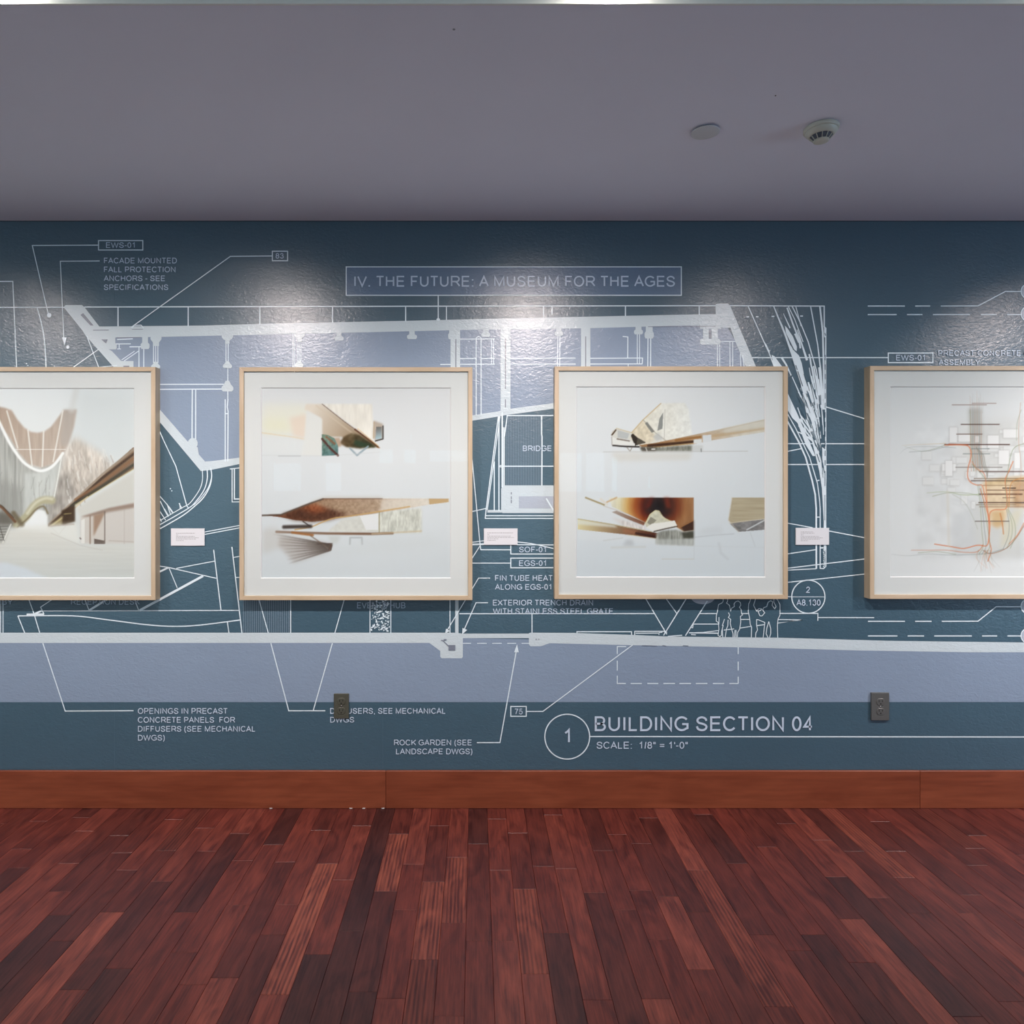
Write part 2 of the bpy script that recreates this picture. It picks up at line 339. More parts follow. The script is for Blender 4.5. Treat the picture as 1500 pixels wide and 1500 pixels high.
# the rest of the floor, out of the frame, joined
bm = bmesh.new()
c0 = math.ceil((XL / KW + VX - PX0) / PW); c1 = math.floor((XR / KW + VX - PX0) / PW) - 1
ends = {}
for c, a, b in planks: ends[c] = min(ends.get(c, 0), b)
for c in range(c0, c1 + 1):
    y = ends.get(c, -0.002); x0 = (PX0 + PW * c - VX) * KW
    while y > YB:
        y2 = max(YB, y - rnd.uniform(0.4, 0.9)); add_box(bm, x0 + 0.0003, x0 + BW - 0.0003, y2 + 0.0003, y - 0.0003, -0.014, rnd.uniform(-0.0004, 0)); y = y2
rest = from_bm('plank_field', bm, M_plank, floor); rest['kind'] = 'stuff'; rest.color = tone_rgb(-0.1)

# baseboard boards
bb = structure(box('baseboard_back', XL, XR, -0.006, 0.0, 0.0, 0.15, M_dark))
ztop = CZ - (1129.5 - HY) * KW
xs = [XL, (565 - VX) * KW - 2.3, (565 - VX) * KW, (1348 - VX) * KW, (1348 - VX) * KW + 2.2, XR]
for a, b in zip(xs[:-1], xs[1:]):
    bm = bmesh.new(); add_box(bm, -(b - a) / 2 + 0.0005, (b - a) / 2 - 0.0005, -0.018, -0.006, 0.0008, ztop, 0.0012)
    o = from_bm('board', bm, M_base, bb); o.location = ((a + b) / 2, 0, 0)
for px in (397, 514, 533, 561):     # paint flecks in the joint at the floor
    p = P(px, 1184.3, 0.0186); box('paint_fleck', p.x - 0.006, p.x + 0.006, -0.0195, -0.0178, 0.0006, 0.0028, M_whitep, bb, 0.0004)

# ------------------------------------------------------------------ wall covering and mural
SHT = 0.0012
seams = [-1075, -1011, -618, -225, 168, 561, 954, 1347, 1740, 2133, 2526, 2681]
z0, z1 = ztop - 0.002, ZC - 0.003
box('ceiling_joint', XL, XR, -0.0006, 0, ZC - 0.004, ZC, M_dark, wall)
for a, b in zip(seams[:-1], seams[1:]):
    box('wallpaper_sheet', (a - VX) * S + 0.0001, (b - VX) * S - 0.0001, -SHT, 0, z0, z1, M_blue, wall)
LAY = {1: 0.0003, 2: 0.0006, 3: 0.0011, 4: 0.0018, 5: 0.0025}
class Mur:
    def __init__(s): s.v, s.f, s.bump = [], [], 0.0
    def pt(s, p, off): q = P(p[0], p[1]); off = off + s.bump; s.v.append((q.x, -off, q.z)); return len(s.v) - 1
    def poly(s, pts, layer):
        off = SHT + LAY[layer]; s.bump += 6e-7; s.f.append([s.pt(p, off) for p in pts])
    def line(s, pts, w=1.5, layer=3, closed=False, w2=None):
        off = SHT + LAY[layer]; s.bump += 6e-7; n = len(pts); pts = [Vector(p) for p in pts]; A = []
        w2 = w if w2 is None else w2
        for i in range(n):
            if closed: d0, d1 = pts[i] - pts[i - 1], pts[(i + 1) % n] - pts[i]
            else:
                d0 = pts[i] - pts[i - 1] if i else pts[1] - pts[0]; d1 = pts[i + 1] - pts[i] if i < n - 1 else d0
            d0.normalize(); d1.normalize(); n0, n1 = Vector((-d0.y, d0.x)), Vector((-d1.y, d1.x)); m = n0 + n1
            if m.length < 0.3: m = n0.copy()
            m.normalize(); k = 1 / max(0.45, m.dot(n0)); ww = (w + (w2 - w) * (i / max(1, n - 1))) / 2
            A.append((s.pt(pts[i] + m * ww * k, off), s.pt(pts[i] - m * ww * k, off)))
        for i in range(n if closed else n - 1):
            a, b = A[i], A[(i + 1) % n]; s.f.append([a[0], b[0], b[1], a[1]])
    def circle(s, c, r, w=1.6, layer=3, n=56):
        s.line([(c[0] + r * math.cos(2 * math.pi * k / n), c[1] + r * math.sin(2 * math.pi * k / n)) for k in range(n)], w, layer, True)
    def disc(s, c, rx, ry=None, layer=3, n=28):
        ry = ry or rx; s.poly([(c[0] + rx * math.cos(2 * math.pi * k / n), c[1] + ry * math.sin(2 * math.pi * k / n)) for k in range(n)], layer)
    def rect(s, x0, y0, x1, y1, layer=3): s.poly([(x0, y0), (x1, y0), (x1, y1), (x0, y1)], layer)
    def frame(s, x0, y0, x1, y1, w=1.6, layer=3): s.line([(x0, y0), (x1, y0), (x1, y1), (x0, y1)], w, layer, True)
    def build(s, name, m): return mesh_obj(name, s.v, s.f, m, wall)
def smooth_curve(pts, k=6):
    out = []; n = len(pts)
    for i in range(n - 1):
        p0, p1, p2, p3 = pts[max(0, i - 1)], pts[i], pts[i + 1], pts[min(n - 1, i + 2)]
        for j in range(k):
            t = j / k
            out.append(tuple(0.5 * ((2 * p1[q]) + (-p0[q] + p2[q]) * t + (2 * p0[q] - 5 * p1[q] + 4 * p2[q] - p3[q]) * t * t + (-p0[q] + 3 * p1[q] - 3 * p2[q] + p3[q]) * t ** 3) for q in (0, 1)))
    out.append(pts[-1]); return out
# fills
u = Mur(); u.poly([(170, 490), (400, 482), (1060, 470), (1076, 498), (1130, 620), (812, 595), (350, 676), (300, 682), (235, 610), (160, 515), (150, 498)], 1); u.build('mural_building_fill', M_lilac)
u = Mur(); u.poly([(-1070, 934), (640, 934), (1100, 942), (1500, 948), (2675, 948), (2675, 1028), (-1070, 1028.5)], 1); u.build('mural_ground_fill', M_lilac)
u = Mur(); u.rect(507, 391, 998, 433, 1); u.build('mural_title_panel', M_panel)
# ground band
u = Mur()
u.poly([(-1070, 926.7), (400, 926.7), (640, 926.7), (666, 926.7), (678, 928), (678, 962), (676.5, 964), (647, 964), (645, 962), (645, 953.5), (629, 941.6), (-1070, 941.9)], 2)
u.rect(678, 928, 775, 934.6, 2)
u.poly([(774.7, 944), (774.7, 927.5), (777, 926.6), (840, 927), (930, 930), (972, 932), (1012, 932.7), (1140, 934), (1300, 938.5), (1500, 941), (2675, 942), (2675, 955), (1420, 955.3), (1260, 952.7), (1081, 948), (928, 945), (805, 942), (792, 946.5), (777, 946.5)], 2)
u.build('mural_ground_band', M_white)
# roof, walls and hung bulbs of the building section
u = Mur()
u.poly([(140, 478.5), (300, 477), (400, 474), (600, 470), (700, 467.5), (1000, 461), (1050, 460.3), (1050, 477), (1000, 477), (860, 481), (700, 483), (400, 490), (240, 493.5), (140, 495)], 2)
u.poly([(94, 450.5), (96.5, 447), (120.5, 447), (124, 450), (146, 478.5), (168, 495), (165, 500), (160, 512), (165, 515), (178, 529), (235, 600.5), (301, 676.5), (294.5, 690), (235, 619), (167, 538), (126, 492), (121, 484)], 3)
u.poly([(301, 676), (310, 675.5), (350, 670.5), (400, 662), (400, 671), (350, 680), (309, 688.5), (294.5, 690)], 2)
u.poly([(640, 617), (692, 608.4), (728, 603), (748, 599), (812, 590.4), (870, 580), (870, 589), (812, 598.7), (741, 608), (731, 610), (692, 616.3), (640, 625)], 2)
u.poly([(1048, 462), (1048, 446), (1050, 444.8), (1066, 444.8), (1069, 447.5), (1107, 537), (1150, 637), (1135, 637), (1092, 537), (1076, 498.7), (1069.5, 480), (1060, 481), (1052, 478), (1048, 477)], 3)
def bulb_up(x, y, w, h, neck):  # neck above, wide foot below
    u.poly([(x - neck, y - 3), (x + neck, y - 3), (x + neck, y + h * .45), (x + w, y + h * .6), (x + w, y + h * .85), (x + w * .8, y + h), (x - w * .8, y + h), (x - w, y + h * .85), (x - w, y + h * .6), (x - neck, y + h * .45)], 4)
def bulb_dn(x, y, w, h, neck):  # wide shoulder above, narrow below
    u.poly([(x - w, y), (x + w, y), (x + w, y + h * .35), (x + w * .7, y + h * .55), (x + neck, y + h * .65), (x + neck, y + h), (x - neck, y + h), (x - neck, y + h * .65), (x - w * .7, y + h * .55), (x - w, y + h * .35)], 4)
def bell(x, y, w, h):
    u.poly([(x - w * .3, y), (x + w * .3, y), (x + w * .6, y + h * .35), (x + w, y + h * .6), (x + w, y + h * .85), (x + w * .75, y + h), (x - w * .75, y + h), (x - w, y + h * .85), (x - w, y + h * .6), (x - w * .6, y + h * .35)], 4)
bulb_dn(229, 492, 8, 15, 4.5); bell(228.5, 530, 6.5, 10); bulb_dn(333.5, 489, 8.3, 15, 3.2); bell(333.5, 529, 6.6, 10.5); bell(333.5, 558, 8.6, 15.5)
bulb_dn(439, 486, 7.5, 15, 3.5); bell(438.5, 528, 6.2, 10); bulb_up(497, 487, 6.5, 12, 3.6); bulb_up(603.6, 484, 7.2, 13, 4); bulb_up(661, 480, 4.5, 17, 3)
bulb_up(711.5, 482, 6.5, 12, 4); bulb_up(818.5, 480, 6, 12, 4); bulb_up(935, 477, 6.5, 13, 4.3); bulb_up(950.7, 477, 6.7, 19, 5); bulb_up(213, 494, 6.5, 17.5, 4.2); bulb_up(165.5, 495, 6, 17, 4)
u.disc((282.8, 649.6), 7.3, 8, 4); u.poly([(275, 655), (290, 655), (292, 668), (285, 664)], 4)
u.rect(660, 480, 674, 540, 4); u.rect(733.3, 480, 747.6, 604, 4); u.rect(851, 478, 864.6, 540, 4)
u.rect(1025, 477, 1056, 482, 4); u.rect(1029.5, 477, 1038, 500, 4); u.rect(1042, 477, 1051, 500, 4)
u.poly([(1027, 496.5), (1053, 496.5), (1055, 498.5), (1055, 503), (1053, 505), (1027, 505), (1025, 503), (1025, 498.5)], 4)
u.poly([(178, 529), (196, 529), (196, 540), (186, 540)], 4)
u.poly([(734, 716), (737, 711), (830, 711), (830, 751.5), (736, 751.5), (734, 749)], 2)
u.rect(713.8, 747, 735, 750.8, 2); u.disc((733.5, 683), 1.9, None, 4); u.rect(736.7, 626, 739.5, 715, 3)
u.rect(666.8, 876, 671.6, 930, 3)
u.build('mural_building_band', M_white)
u = Mur()
u.poly([(118.5, 461.5), (122.5, 459), (137.5, 477), (133, 477)], 4)
for a in ((667.1, 497, 667.9 + .6, 538), (739.6, 496, 741, 570), (739.6, 585, 741, 597), (857, 493, 858.4, 538)): u.rect(*a, 5)
u.line([(137, 484), (160, 483.6)], 1.0, 5); u.line([(171, 495), (207, 494.6)], 1.0, 5); u.poly([(149, 497.5), (158.5, 497.5), (156, 503.5)], 5); u.line([(194, 482.8), (210, 482.6)], .7, 5)
u.rect(1038.3, 484, 1041.7, 496, 5); u.rect(181.5, 536, 190, 538, 5)
u.line([(949, 479), (1048, 478.2)], 0.9, 5)
for a in ((721, 724), (727, 731), (732, 737)): u.rect(748.3, a[0], 749.6, a[1], 5)
u.rect(657, 944.5, 667, 952.5, 5); u.line([(646, 937.5), (649, 938), (657, 946)], 1.2, 5); u.rect(650, 936, 654, 938, 5)
for x in (784.5, 788.5): u.rect(x, 935.5, x + 1.5, 936.8, 5)
u.rect(661, 948, 663, 949.5, 4)
for a in ((940, 962), (970, 975), (1000, 1008)): u.line([(a[0], 945.2), (a[1], 945.8)], 0.8, 5)
u.build('mural_slot', M_slot)
u = Mur(); u.rect(760, 727, 830, 744.5, 3); u.disc((1029.5, 874.5), 17.5, 10.5, 3); u.disc((1506, 460), 10.4, None, 2); u.disc((1506, 427), 10.4, None, 2); u.disc((1506, 888), 10.4, None, 2); u.disc((1506, 931), 10.4, None, 2); u.build('mural_pale_fill', M_pale)

# line work
u = Mur(); L = u.line; T = 1.5
L([(-1070, 451), (95, 450.5)], T, 4); L([(124, 450), (600, 448.8), (1048, 448)], 1.7, 3); L([(1069, 448), (1207.5, 448.6)], 1.7)
for x, y0, y1, ww in ((173.3, 450, 478, 1.8), (276, 450, 478, 1.6), (380.8, 449.5, 475, 1.7), (487.3, 449.5, 473, 1.7), (594.3, 449.5, 471, 1.7), (654, 449, 469, 1.4), (796, 449, 466, 1.5), (808.5, 449, 461.5, 1.6), (916, 449, 463, 1.7), (1024, 449, 461.5, 1.7)): L([(x, y0), (x, y1)], ww)
for x in (225.3, 228.4, 231.6): L([(x, 505), (x, 532)], 1.1)
L([(204, 508), (204, 540)], 1.4); L([(211, 508), (211, 540)], 1.4)
L([(331.3, 504), (331.3, 530)], 1.2); L([(334.6, 500), (334.6, 530)], 1.2); L([(334, 539), (334, 586)], 1.3)
L([(330.2, 585), (330.2, 604), (330.2, 676)], 1.5); L([(334.2, 585), (333.2, 596), (334.4, 603), (333.9, 676)], 1.5); L([(330, 606), (334.5, 606)], 1.6)
L([(234, 563.2), (328, 563)], 1.5); L([(234, 570.5), (328, 570)], 1.6); L([(282, 570), (281.6, 645)], 1.6); L([(287, 570), (286.9, 646)], 1.6)
for x in (429.3, 431.8): L([(x, 487), (x, 545)], 1.1)
for x in (436, 438.5, 441): L([(x, 505), (x, 529)], 1.0)
L([(674, 497), (725, 496.5)], 1.4); L([(674, 525.5), (697, 525.3)], 1.4); L([(705, 525.3), (725, 525.2)], 1.4); L([(645, 534), (692, 533.8)], 1.4); L([(674, 533.8), (725, 533.6)], 1.4)
L([(697.5, 495), (697.5, 608)], 1.5); L([(704.7, 495), (704.7, 607)], 1.5); L([(697.5, 495), (701, 493), (704.7, 495)], 1.2); L([(720, 496), (720, 533.5)], 1.1); L([(723, 496), (723, 533.5)], 1.1)
L([(747, 525.4), (843, 524.7)], 1.4); L([(747, 533.8), (843, 533.4)], 1.4); L([(817, 491), (816.5, 538)], 1.2); L([(820, 491), (819.8, 538)], 1.2)
L([(864, 525), (941, 524.6), (940.5, 533.2), (864, 533.4)], 1.4); L([(912, 493), (919.5, 493.8), (919.3, 525)], 1.4); L([(933.3, 489), (933.3, 533)], 1.1); L([(936.6, 489), (936.6, 533)], 1.1); L([(920, 534), (920, 540)], 1)
L([(949, 495), (948.6, 540)], 1.4); L([(953, 495), (952.8, 540)], 1.4)
L([(1053, 500.5), (1077, 500.3)], 1.4); L([(1050.5, 505), (1050.5, 540)], 1.2); L([(1054, 505), (1054, 540)], 1.2); L([(1068.8, 501), (1069, 540)], 1.2); L([(1073, 501), (1073, 540)], 1.2); L([(1084, 518), (1085, 540)], 1.3); L([(1087.5, 520), (1090, 540)], 1.3)
# left mechanical
L([(170, 504), (192, 503.8)], 1.4); L([(175, 504), (175, 511)], 1.2); L([(172, 511.3), (177.6, 511.3)], 1.1); L([(190, 508.2), (209, 508)], 1.6); L([(178.5, 527.5), (197.5, 514.5)], 1.1); L([(182, 529), (204, 514)], 1.2); L([(172, 497.5), (195, 496.5)], 1.6)
L([(194, 481), (197.5, 476.8), (207.5, 476.6), (211, 481)], 1.2, 5)
# annotation leaders, upper left
L([(144.5, 359.5), (48, 360), (71.5, 461)], 1.4, 4); u.disc((72.7, 462), 3.4, None, 4); u.frame(144.8, 352.7, 209.6, 366.5, 1.4)
L([(146.5, 382.6), (89, 383), (94.2, 498)], 1.3, 4); u.poly([(91.4, 494.5), (98.4, 494.5), (95.4, 506.5)], 4); u.disc((100, 508.5), 2.5, None, 4)
L([(-1070, 412), (19.3, 412.5), (25.2, 545)], 1.4); L(smooth_curve([(54.8, 450.5), (62.5, 480), (66.3, 507), (68.2, 545)]), 1.6); u.disc((39.5, 532.7), .9, None, 3, 8); u.disc((41.3, 535.6), .9, None, 3, 8)
u.frame(399.2, 368.3, 421.5, 382.2, 1.5); L([(399, 375.4), (338, 376), (192.5, 480)], 1.4, 5)
L([(127.5, 492), (146.5, 542)], 1.3); L([(144.5, 512), (104, 541)], 1.3); L([(146, 538), (172, 535.5)], 1)
u.frame(507.3, 391.2, 997.8, 432.8, 1.5); L([(642, 433), (642, 468)], 1.6, 4); u.disc((642, 468.3), 2.6, 2, 4)
# gap between first two frames
L([(233, 629), (240, 645), (258, 683), (274, 741), (277, 745)], 1.4)
L(smooth_curve([(296.7, 688), (296.7, 704.6), (291.6, 719), (278.4, 737), (266.7, 744), (233, 763.5)]), 1.2); L(smooth_curve([(303.8, 688), (303.8, 702), (299, 718), (286, 736), (274, 746), (233, 769.5)]), 1.5); L(smooth_curve([(309, 686), (310.4, 697), (307.7, 712), (299, 728), (286, 741), (266.7, 756), (233, 775.5)]), 1.6); L(smooth_curve([(310, 700), (305, 715), (294, 730), (284, 740)]), 1.1)
for a in (((233, 725), (246, 740), (253, 751)), ((235, 734), (243, 750), (247, 757)), ((234, 748), (243, 762)), ((233, 756), (237, 764)), ((245, 738), (250, 753)), ((247, 741), (254, 751)), ((241, 745), (247, 755)), ((262.5, 737), (267, 745)), ((263.5, 737), (264.5, 745))): L(list(a), 1.3)
u.disc((250, 715.8), 1, None, 3, 8); u.disc((252, 719), .9, None, 3, 8)
L([(337, 687), (360, 684.5)], 1.4); L([(340.3, 687), (340.3, 735.2), (360, 735)], 1.3); L([(343.6, 687), (343.6, 731), (360, 730.8)], 1.9)
L([(299, 779.5), (360, 768)], 1.3); L([(299, 783), (360, 771.5)], 1.3)
L([(233, 829), (246.7, 831), (317, 847)], 1.3); L([(233, 838), (247, 831.3)], 2.6); L([(258.7, 832.5), (315, 821.8)], 1.3); L([(248, 832), (260, 861)], 1.2); L([(298, 843.5), (205, 894)], 3.4); L([(313.3, 805.3), (324, 893.5)], 1.5); L([(340, 801), (354.7, 927)], 1.6); L([(342, 816.5), (356, 814)], 1.2); L([(345.6, 845.8), (356, 845.6)], 1.2)
L([(64, 894.7), (350.5, 894)], 1.3); L(smooth_curve([(26.7, 902), (106.7, 902), (160, 908), (213, 914.7), (253, 917.3), (293, 915.5), (352, 908)]), 1.6)
L([(26.7, 902), (36.8, 927)], 1.5); L([(42, 876), (50.7, 900), (58.8, 927)], 1.4); L([(80, 876), (60, 889.2), (65, 899.5)], 1.3); L([(39.5, 899.8), (65, 899.5)], 2.4); L([(49, 900.5), (63, 893.5)], 2.6); L([(124, 876), (130.7, 893.5)], 1.2); L([(160, 876), (131, 894)], 3); L([(197, 876), (203.4, 893.5)], 1.2); L([(333.3, 910.7), (335.7, 927)], 1.4)
for x in (1.4, 5.0): L([(x, 876), (x, 927)], 1.2)
# under frame two
L([(379, 876), (393.3, 927)], 1.3); L([(505, 876), (490.7, 927)], 1.3); L([(426, 876), (426, 927)], 1.4); L([(542.1, 876), (542.1, 927)], 1.2); L([(572.6, 876), (572.6, 927)], 1.2); L([(659.2, 876), (659.2, 927)], 1.3)
L([(63.3, 942), (96, 1041.3), (196, 1040.8)], 1.5); L([(397, 942), (423.2, 1040.9), (476.6, 1040.9)], 1.5); L([(487, 942), (459, 1040.8)], 1.5)
L([(718, 846.7), (701, 846.7), (654.5, 924)], 1.3, 4); u.poly([(652, 928), (653.5, 920.5), (659, 924)], 4); L([(714.8, 882.7), (697.3, 882.7), (680, 922)], 1.4, 4); u.poly([(677, 929), (677.5, 919.5), (684.5, 922.5)], 5)
# middle gap
L([(690, 660), (692, 678), (703, 795), (704.3, 805.2), (748, 805.3)], 1.4); L([(690, 820), (703.5, 799)], 1.4); L([(690, 824.8), (748, 824.8)], 1.3); L([(830, 811.5), (748.2, 811.5), (748.2, 798.6)], 1.5); L([(830, 817.4), (748.2, 817.5), (748.2, 831.6), (830, 831.4)], 1.5)
L([(690, 794.5), (709, 792)], 1.2); L([(690, 797.5), (709, 797)], 2.4); L(smooth_curve([(757, 793.8), (782, 797), (830, 808)]), 1.4); L([(757, 797.8), (830, 798.3)], 1.4); L([(690, 749.6), (712, 744.8)], 1.2)
L([(730.8, 610), (730.8, 748)], 1.7); L([(724, 676), (724, 748)], 1.6); L([(730, 610), (712, 747), (710.7, 759.8)], 1.4); L([(732.3, 610), (713.8, 747)], 1.2); L([(710.7, 759.4), (830, 759.4)], 1.4); L([(712, 755.4), (830, 755.4)], 1.4)
L([(735.6, 604), (735.6, 714)], 2.0); L([(743, 609), (738.8, 640)], 1.4); L([(742, 608.8), (830, 608.8)], 1.6); L([(793.3, 609), (793.3, 636), (793.9, 640), (793.6, 711)], 1.8); L([(735, 683), (830, 683)], 1.6)
L([(800, 730), (812, 750)], 2.2, 4)
L([(673, 898.8), (959, 898.6)], 1.4); L([(779.2, 899), (779.2, 927)], 1.4); L([(945.2, 876), (976.6, 929)], 1.5); L([(975, 876), (991.2, 898.7)], 1.3); L([(1005.5, 876), (971.8, 930.5)], 1.5); L([(1036, 880), (1003.8, 931)], 1.5)
L([(845, 928), (845, 925.2), (925, 925.2), (925, 930)], 1.4); L([(929.5, 930), (929.5, 924.6), (973, 924.6)], 1.4); L([(931, 927.4), (964, 927.2)], 1.4); L([(965, 930), (965, 926.5), (970, 926)], 1.2); L([(972, 920), (973.5, 926), (977, 926)], 1.2); L([(978, 932), (999, 930.3)], 1.3)
L([(959, 898.6), (959.1, 898.6)], 1); L([(1025, 898.6), (1049.5, 898.6)], 1.3); L([(1086, 898.6), (1097, 898.6)], 1.3); L([(1141.5, 898.4), (1197.6, 898.4), (1197.6, 909)], 1.4); L([(1197.6, 904.4), (1280, 904.6)], 1.4)
L([(1084, 907.3), (1098, 907.2)], 1.2); L([(1139, 907.4), (1174.6, 907.8), (1139, 912.6)], 1.3); L([(1082.8, 920), (1100, 917.3)], 1.2); L([(1108, 916.3), (1119, 914.8)], 1.2); L([(1014.8, 914), (1051.5, 914)], 1.3); L([(1015, 914), (1014.5, 919.5), (1011, 919)], 1.1); L([(1009, 927), (1030, 926.2), (1052, 923.5)], 1.2); L([(1009, 926.8), (1052, 927.4)], 1.6); L([(1012, 929.3), (1019, 929.8)], 1.4); L([(1060, 922.8), (1075, 921)], 1.2)
# dashed lines on the right
for y, segs in ((448.5, ((1270.7, 1324.8), (1340, 1362))), (461, ((1270.7, 1313), (1328, 1350.7), (1366, 1420), (1436, 1459), (1474, 1496))), (910, ((1271, 1325), (1340, 1364))), (931.4, ((1271, 1314), (1329, 1353), (1368, 1423), (1438, 1460), (1475, 1496)))):
    for a, b in segs: L([(a, y), (b, y)], 1.6)
L([(1377.4, 448.5), (1432, 448.3), (1472, 427.2), (1496, 427.2)], 1.5); L([(1379, 910), (1432, 909.8), (1458.6, 888.6), (1496, 888.6)], 1.5)
for y in (427, 460, 888, 931): u.circle((1506, y), 11, 1.4)
L([(1101, 524), (1300.5, 524)], 1.5); u.frame(1300.7, 517.4, 1366, 531.4, 1.6)
L([(1153, 650), (1267, 650)], 1.5); L([(1153, 680.5), (1267, 680.4)], 1.5); L([(1200, 593.5), (1209, 596), (1268, 614)], 1.5); L([(1153, 661.3), (1174.5, 657)], 1.4)
L([(1153, 766.2), (1190, 773)], 1.3); L([(1213, 777.6), (1268, 788)], 1.5); L([(1153, 811.3), (1195.6, 805)], 1.4); L([(1153, 832.3), (1268, 818.5)], 1.5); L([(1153, 835), (1195.6, 833)], 1.4); L([(1153, 853), (1268, 840.6)], 1.4)
u.circle((1183.7, 874), 24.3, 1.6); L([(1160, 874.2), (1207.5, 874.2)], 0.8); L([(1153, 874), (1160, 874)], 1.4)
# lower
for a, b in ((678, 690), (699, 713), (721, 735), (743, 756), (764, 776)): L([(a, 942.2), (b, 942.2)], 1.1)
u.poly([(757.3, 943.5), (753, 955.2), (759.8, 955.2)], 4); L([(756.3, 953), (732.3, 1087.4), (698.6, 1087.5)], 1.5); u.frame(748.2, 1034.6, 770.8, 1049, 1.5); L([(771, 1041.8), (795, 1041.8), (926.5, 944.5)], 1.4, 4)
for a, b in ((903.6, 916.5), (923.5, 940), (948, 964), (971.5, 988.5), (995, 1012), (1019, 1036), (1044, 1060.5), (1068, 1081.2)): L([(a, 1001), (b, 1001)], 1.4)
for a, b in ((946.5, 958), (967.5, 982), (989.5, 1001)): L([(904, a), (904, b)], 1.3); L([(1081, a + 1.5), (1081, b)], 1.4)
for a, b in ((904, 917),): L([(a, 947), (b, 947)], 1.3)
u.circle((830.8, 1078.8), 32.8, 1.7, n=80); L([(863.6, 1078.6), (1500, 1079.3), (2675, 1079.5)], 1.7)
# figures standing on the ground line
def fig(pts): L([(940 + x / 5.172, 870 + y / 5.172) for x, y in pts], 1.05, 4)
fig([(615,30),(615,55),(605,68),(580,80),(572,130),(563,165),(563,205),(578,215),(583,265),(576,312),(590,322),(603,312),(603,285),(616,235)])
fig([(583,175),(583,230)]); fig([(608,262),(612,330)]); fig([(625,190),(622,200),(608,240)])
fig([(650,30),(648,55),(640,68),(662,85),(672,130),(678,108),(700,95),(697,75),(710,58),(728,52),(745,65),(748,85),(738,100),(750,115),(755,150),(762,158),(745,170),(748,210),(740,265),(725,290),(722,330)])
fig([(655,140),(664,160),(655,178),(672,192),(668,220),(680,270),(690,300),(690,330)]); fig([(652,195),(650,240),(640,265),(630,330)]); fig([(712,272),(712,330)]); fig([(705,272),(700,330)])
fig([(822,30),(820,50),(808,75),(805,135),(815,180),(820,230),(830,250),(828,330)])
fig([(862,30),(845,85),(868,130),(885,110),(905,112),(900,124),(878,130),(893,165),(910,165),(930,142),(913,120),(922,103),(945,95),(955,62),(975,50),(990,60),(985,85),(1005,112),(1016,95),(998,60),(1000,30)])
fig([(1015,30),(1030,50),(1045,80),(1045,160),(1030,190),(1025,240),(1028,330)]); fig([(868,240),(868,193),(882,195),(930,215),(918,330)]); fig([(868,235),(875,272),(862,295),(860,330)]); fig([(872,240),(928,232)])
fig([(960,208),(945,260),(940,300),(955,330)]); fig([(960,208),(975,260),(975,300),(965,330)])
u.build('mural_linework', M_line)

# hatching
u = Mur()
for k in range(22): x = 357 + k * 3.15; u.line([(x, 876), (x, 926.5)], 1.1, 2)
for k in range(21): x = 742.5 + k * 2.42; u.line([(x, 609.5), (x, 711)], 0.9, 2)
u.build('mural_hatching', M_hatch)
u = Mur(); r2 = random.Random(3)
for k in range(150):
    x, y, a, s_ = r2.uniform(544, 571), r2.uniform(878, 925), r2.uniform(0, 3.1), r2.uniform(0.7, 1.9)
    u.poly([(x + s_ * math.cos(a + t) * (1.2 if i % 2 else 0.7), y + s_ * math.sin(a + t) * (1.2 if i % 2 else 0.7)) for i, t in enumerate((0, 1.6, 3.1, 4.7))], 3)
u.build('mural_terrazzo_specks', M_line)
# the splintered stroke bundle
u = Mur(); L = u.line; r3 = random.Random(11)
L([(1095.6, 449), (1119.9, 503.5), (1126.4, 517.5), (1134, 538)], 1.5); u.poly([(1119, 500), (1123, 506), (1127.5, 516), (1126, 518)], 3)
L([(1133, 449), (1142, 471), (1150, 490.4), (1160, 518.4), (1174, 561), (1181.5, 580)], 1.7, 3, False, 4.5); u.poly([(1140, 464), (1146, 477), (1152, 492), (1148, 486)], 3)
L([(1154.4, 449), (1163.8, 468), (1176, 501)], 1.3); L([(1160, 449), (1172, 472.7), (1183.4, 500.7), (1195.5, 542.7), (1203, 590)], 1.6); L([(1165.3, 449), (1173, 478)], 1.3)
L([(1187, 449), (1197.4, 505.4), (1203, 556.7), (1205, 600)], 1.6); L([(1200.6, 449), (1204.8, 486.7), (1206.2, 540), (1207, 600)], 2.6); L([(1206.9, 448), (1207, 479), (1209.2, 481), (1209, 540), (1209.2, 680)], 1.8)
u.poly([(1206.5, 479), (1209.5, 480), (1209.8, 496), (1206.8, 494)], 4)
L([(1147.2, 459.6), (1152, 470), (1157, 480.8)], 1.0, 3, False, 2.0); L([(1152.6, 451), (1161, 474.5), (1170.3, 498), (1172, 510.5)], 2.4); L([(1167.5, 483), (1174, 504), (1181.8, 528)], 1.0, 3, False, 3.4); L([(1164, 489), (1170, 502)], 2.6)
u.poly([(1149.3, 477), (1153, 481), (1161, 493), (1167, 508), (1166.6, 515), (1163, 512), (1157, 500), (1151, 488)], 3)
u.poly([(1157, 505), (1163, 514), (1170, 521), (1174, 532), (1178, 552), (1184, 570), (1188, 600), (1178, 592), (1172, 560), (1165, 535)], 3)
u.poly([(1130, 520), (1134, 522), (1140, 530), (1146, 538), (1133, 538)], 3); L([(1144.4, 523.5), (1151, 534), (1158.5, 550)], 3, 3, False, 2.0); L([(1160, 552), (1168, 570), (1173, 582)], 1.2, 3, False, 2)
u.poly([(1175, 576), (1186, 576), (1191, 605), (1195.5, 631), (1204, 655), (1210.2, 660), (1210.2, 700), (1208, 765), (1206.2, 765), (1203.5, 715), (1199.7, 690), (1193, 663), (1185, 631), (1179.5, 599)], 3)
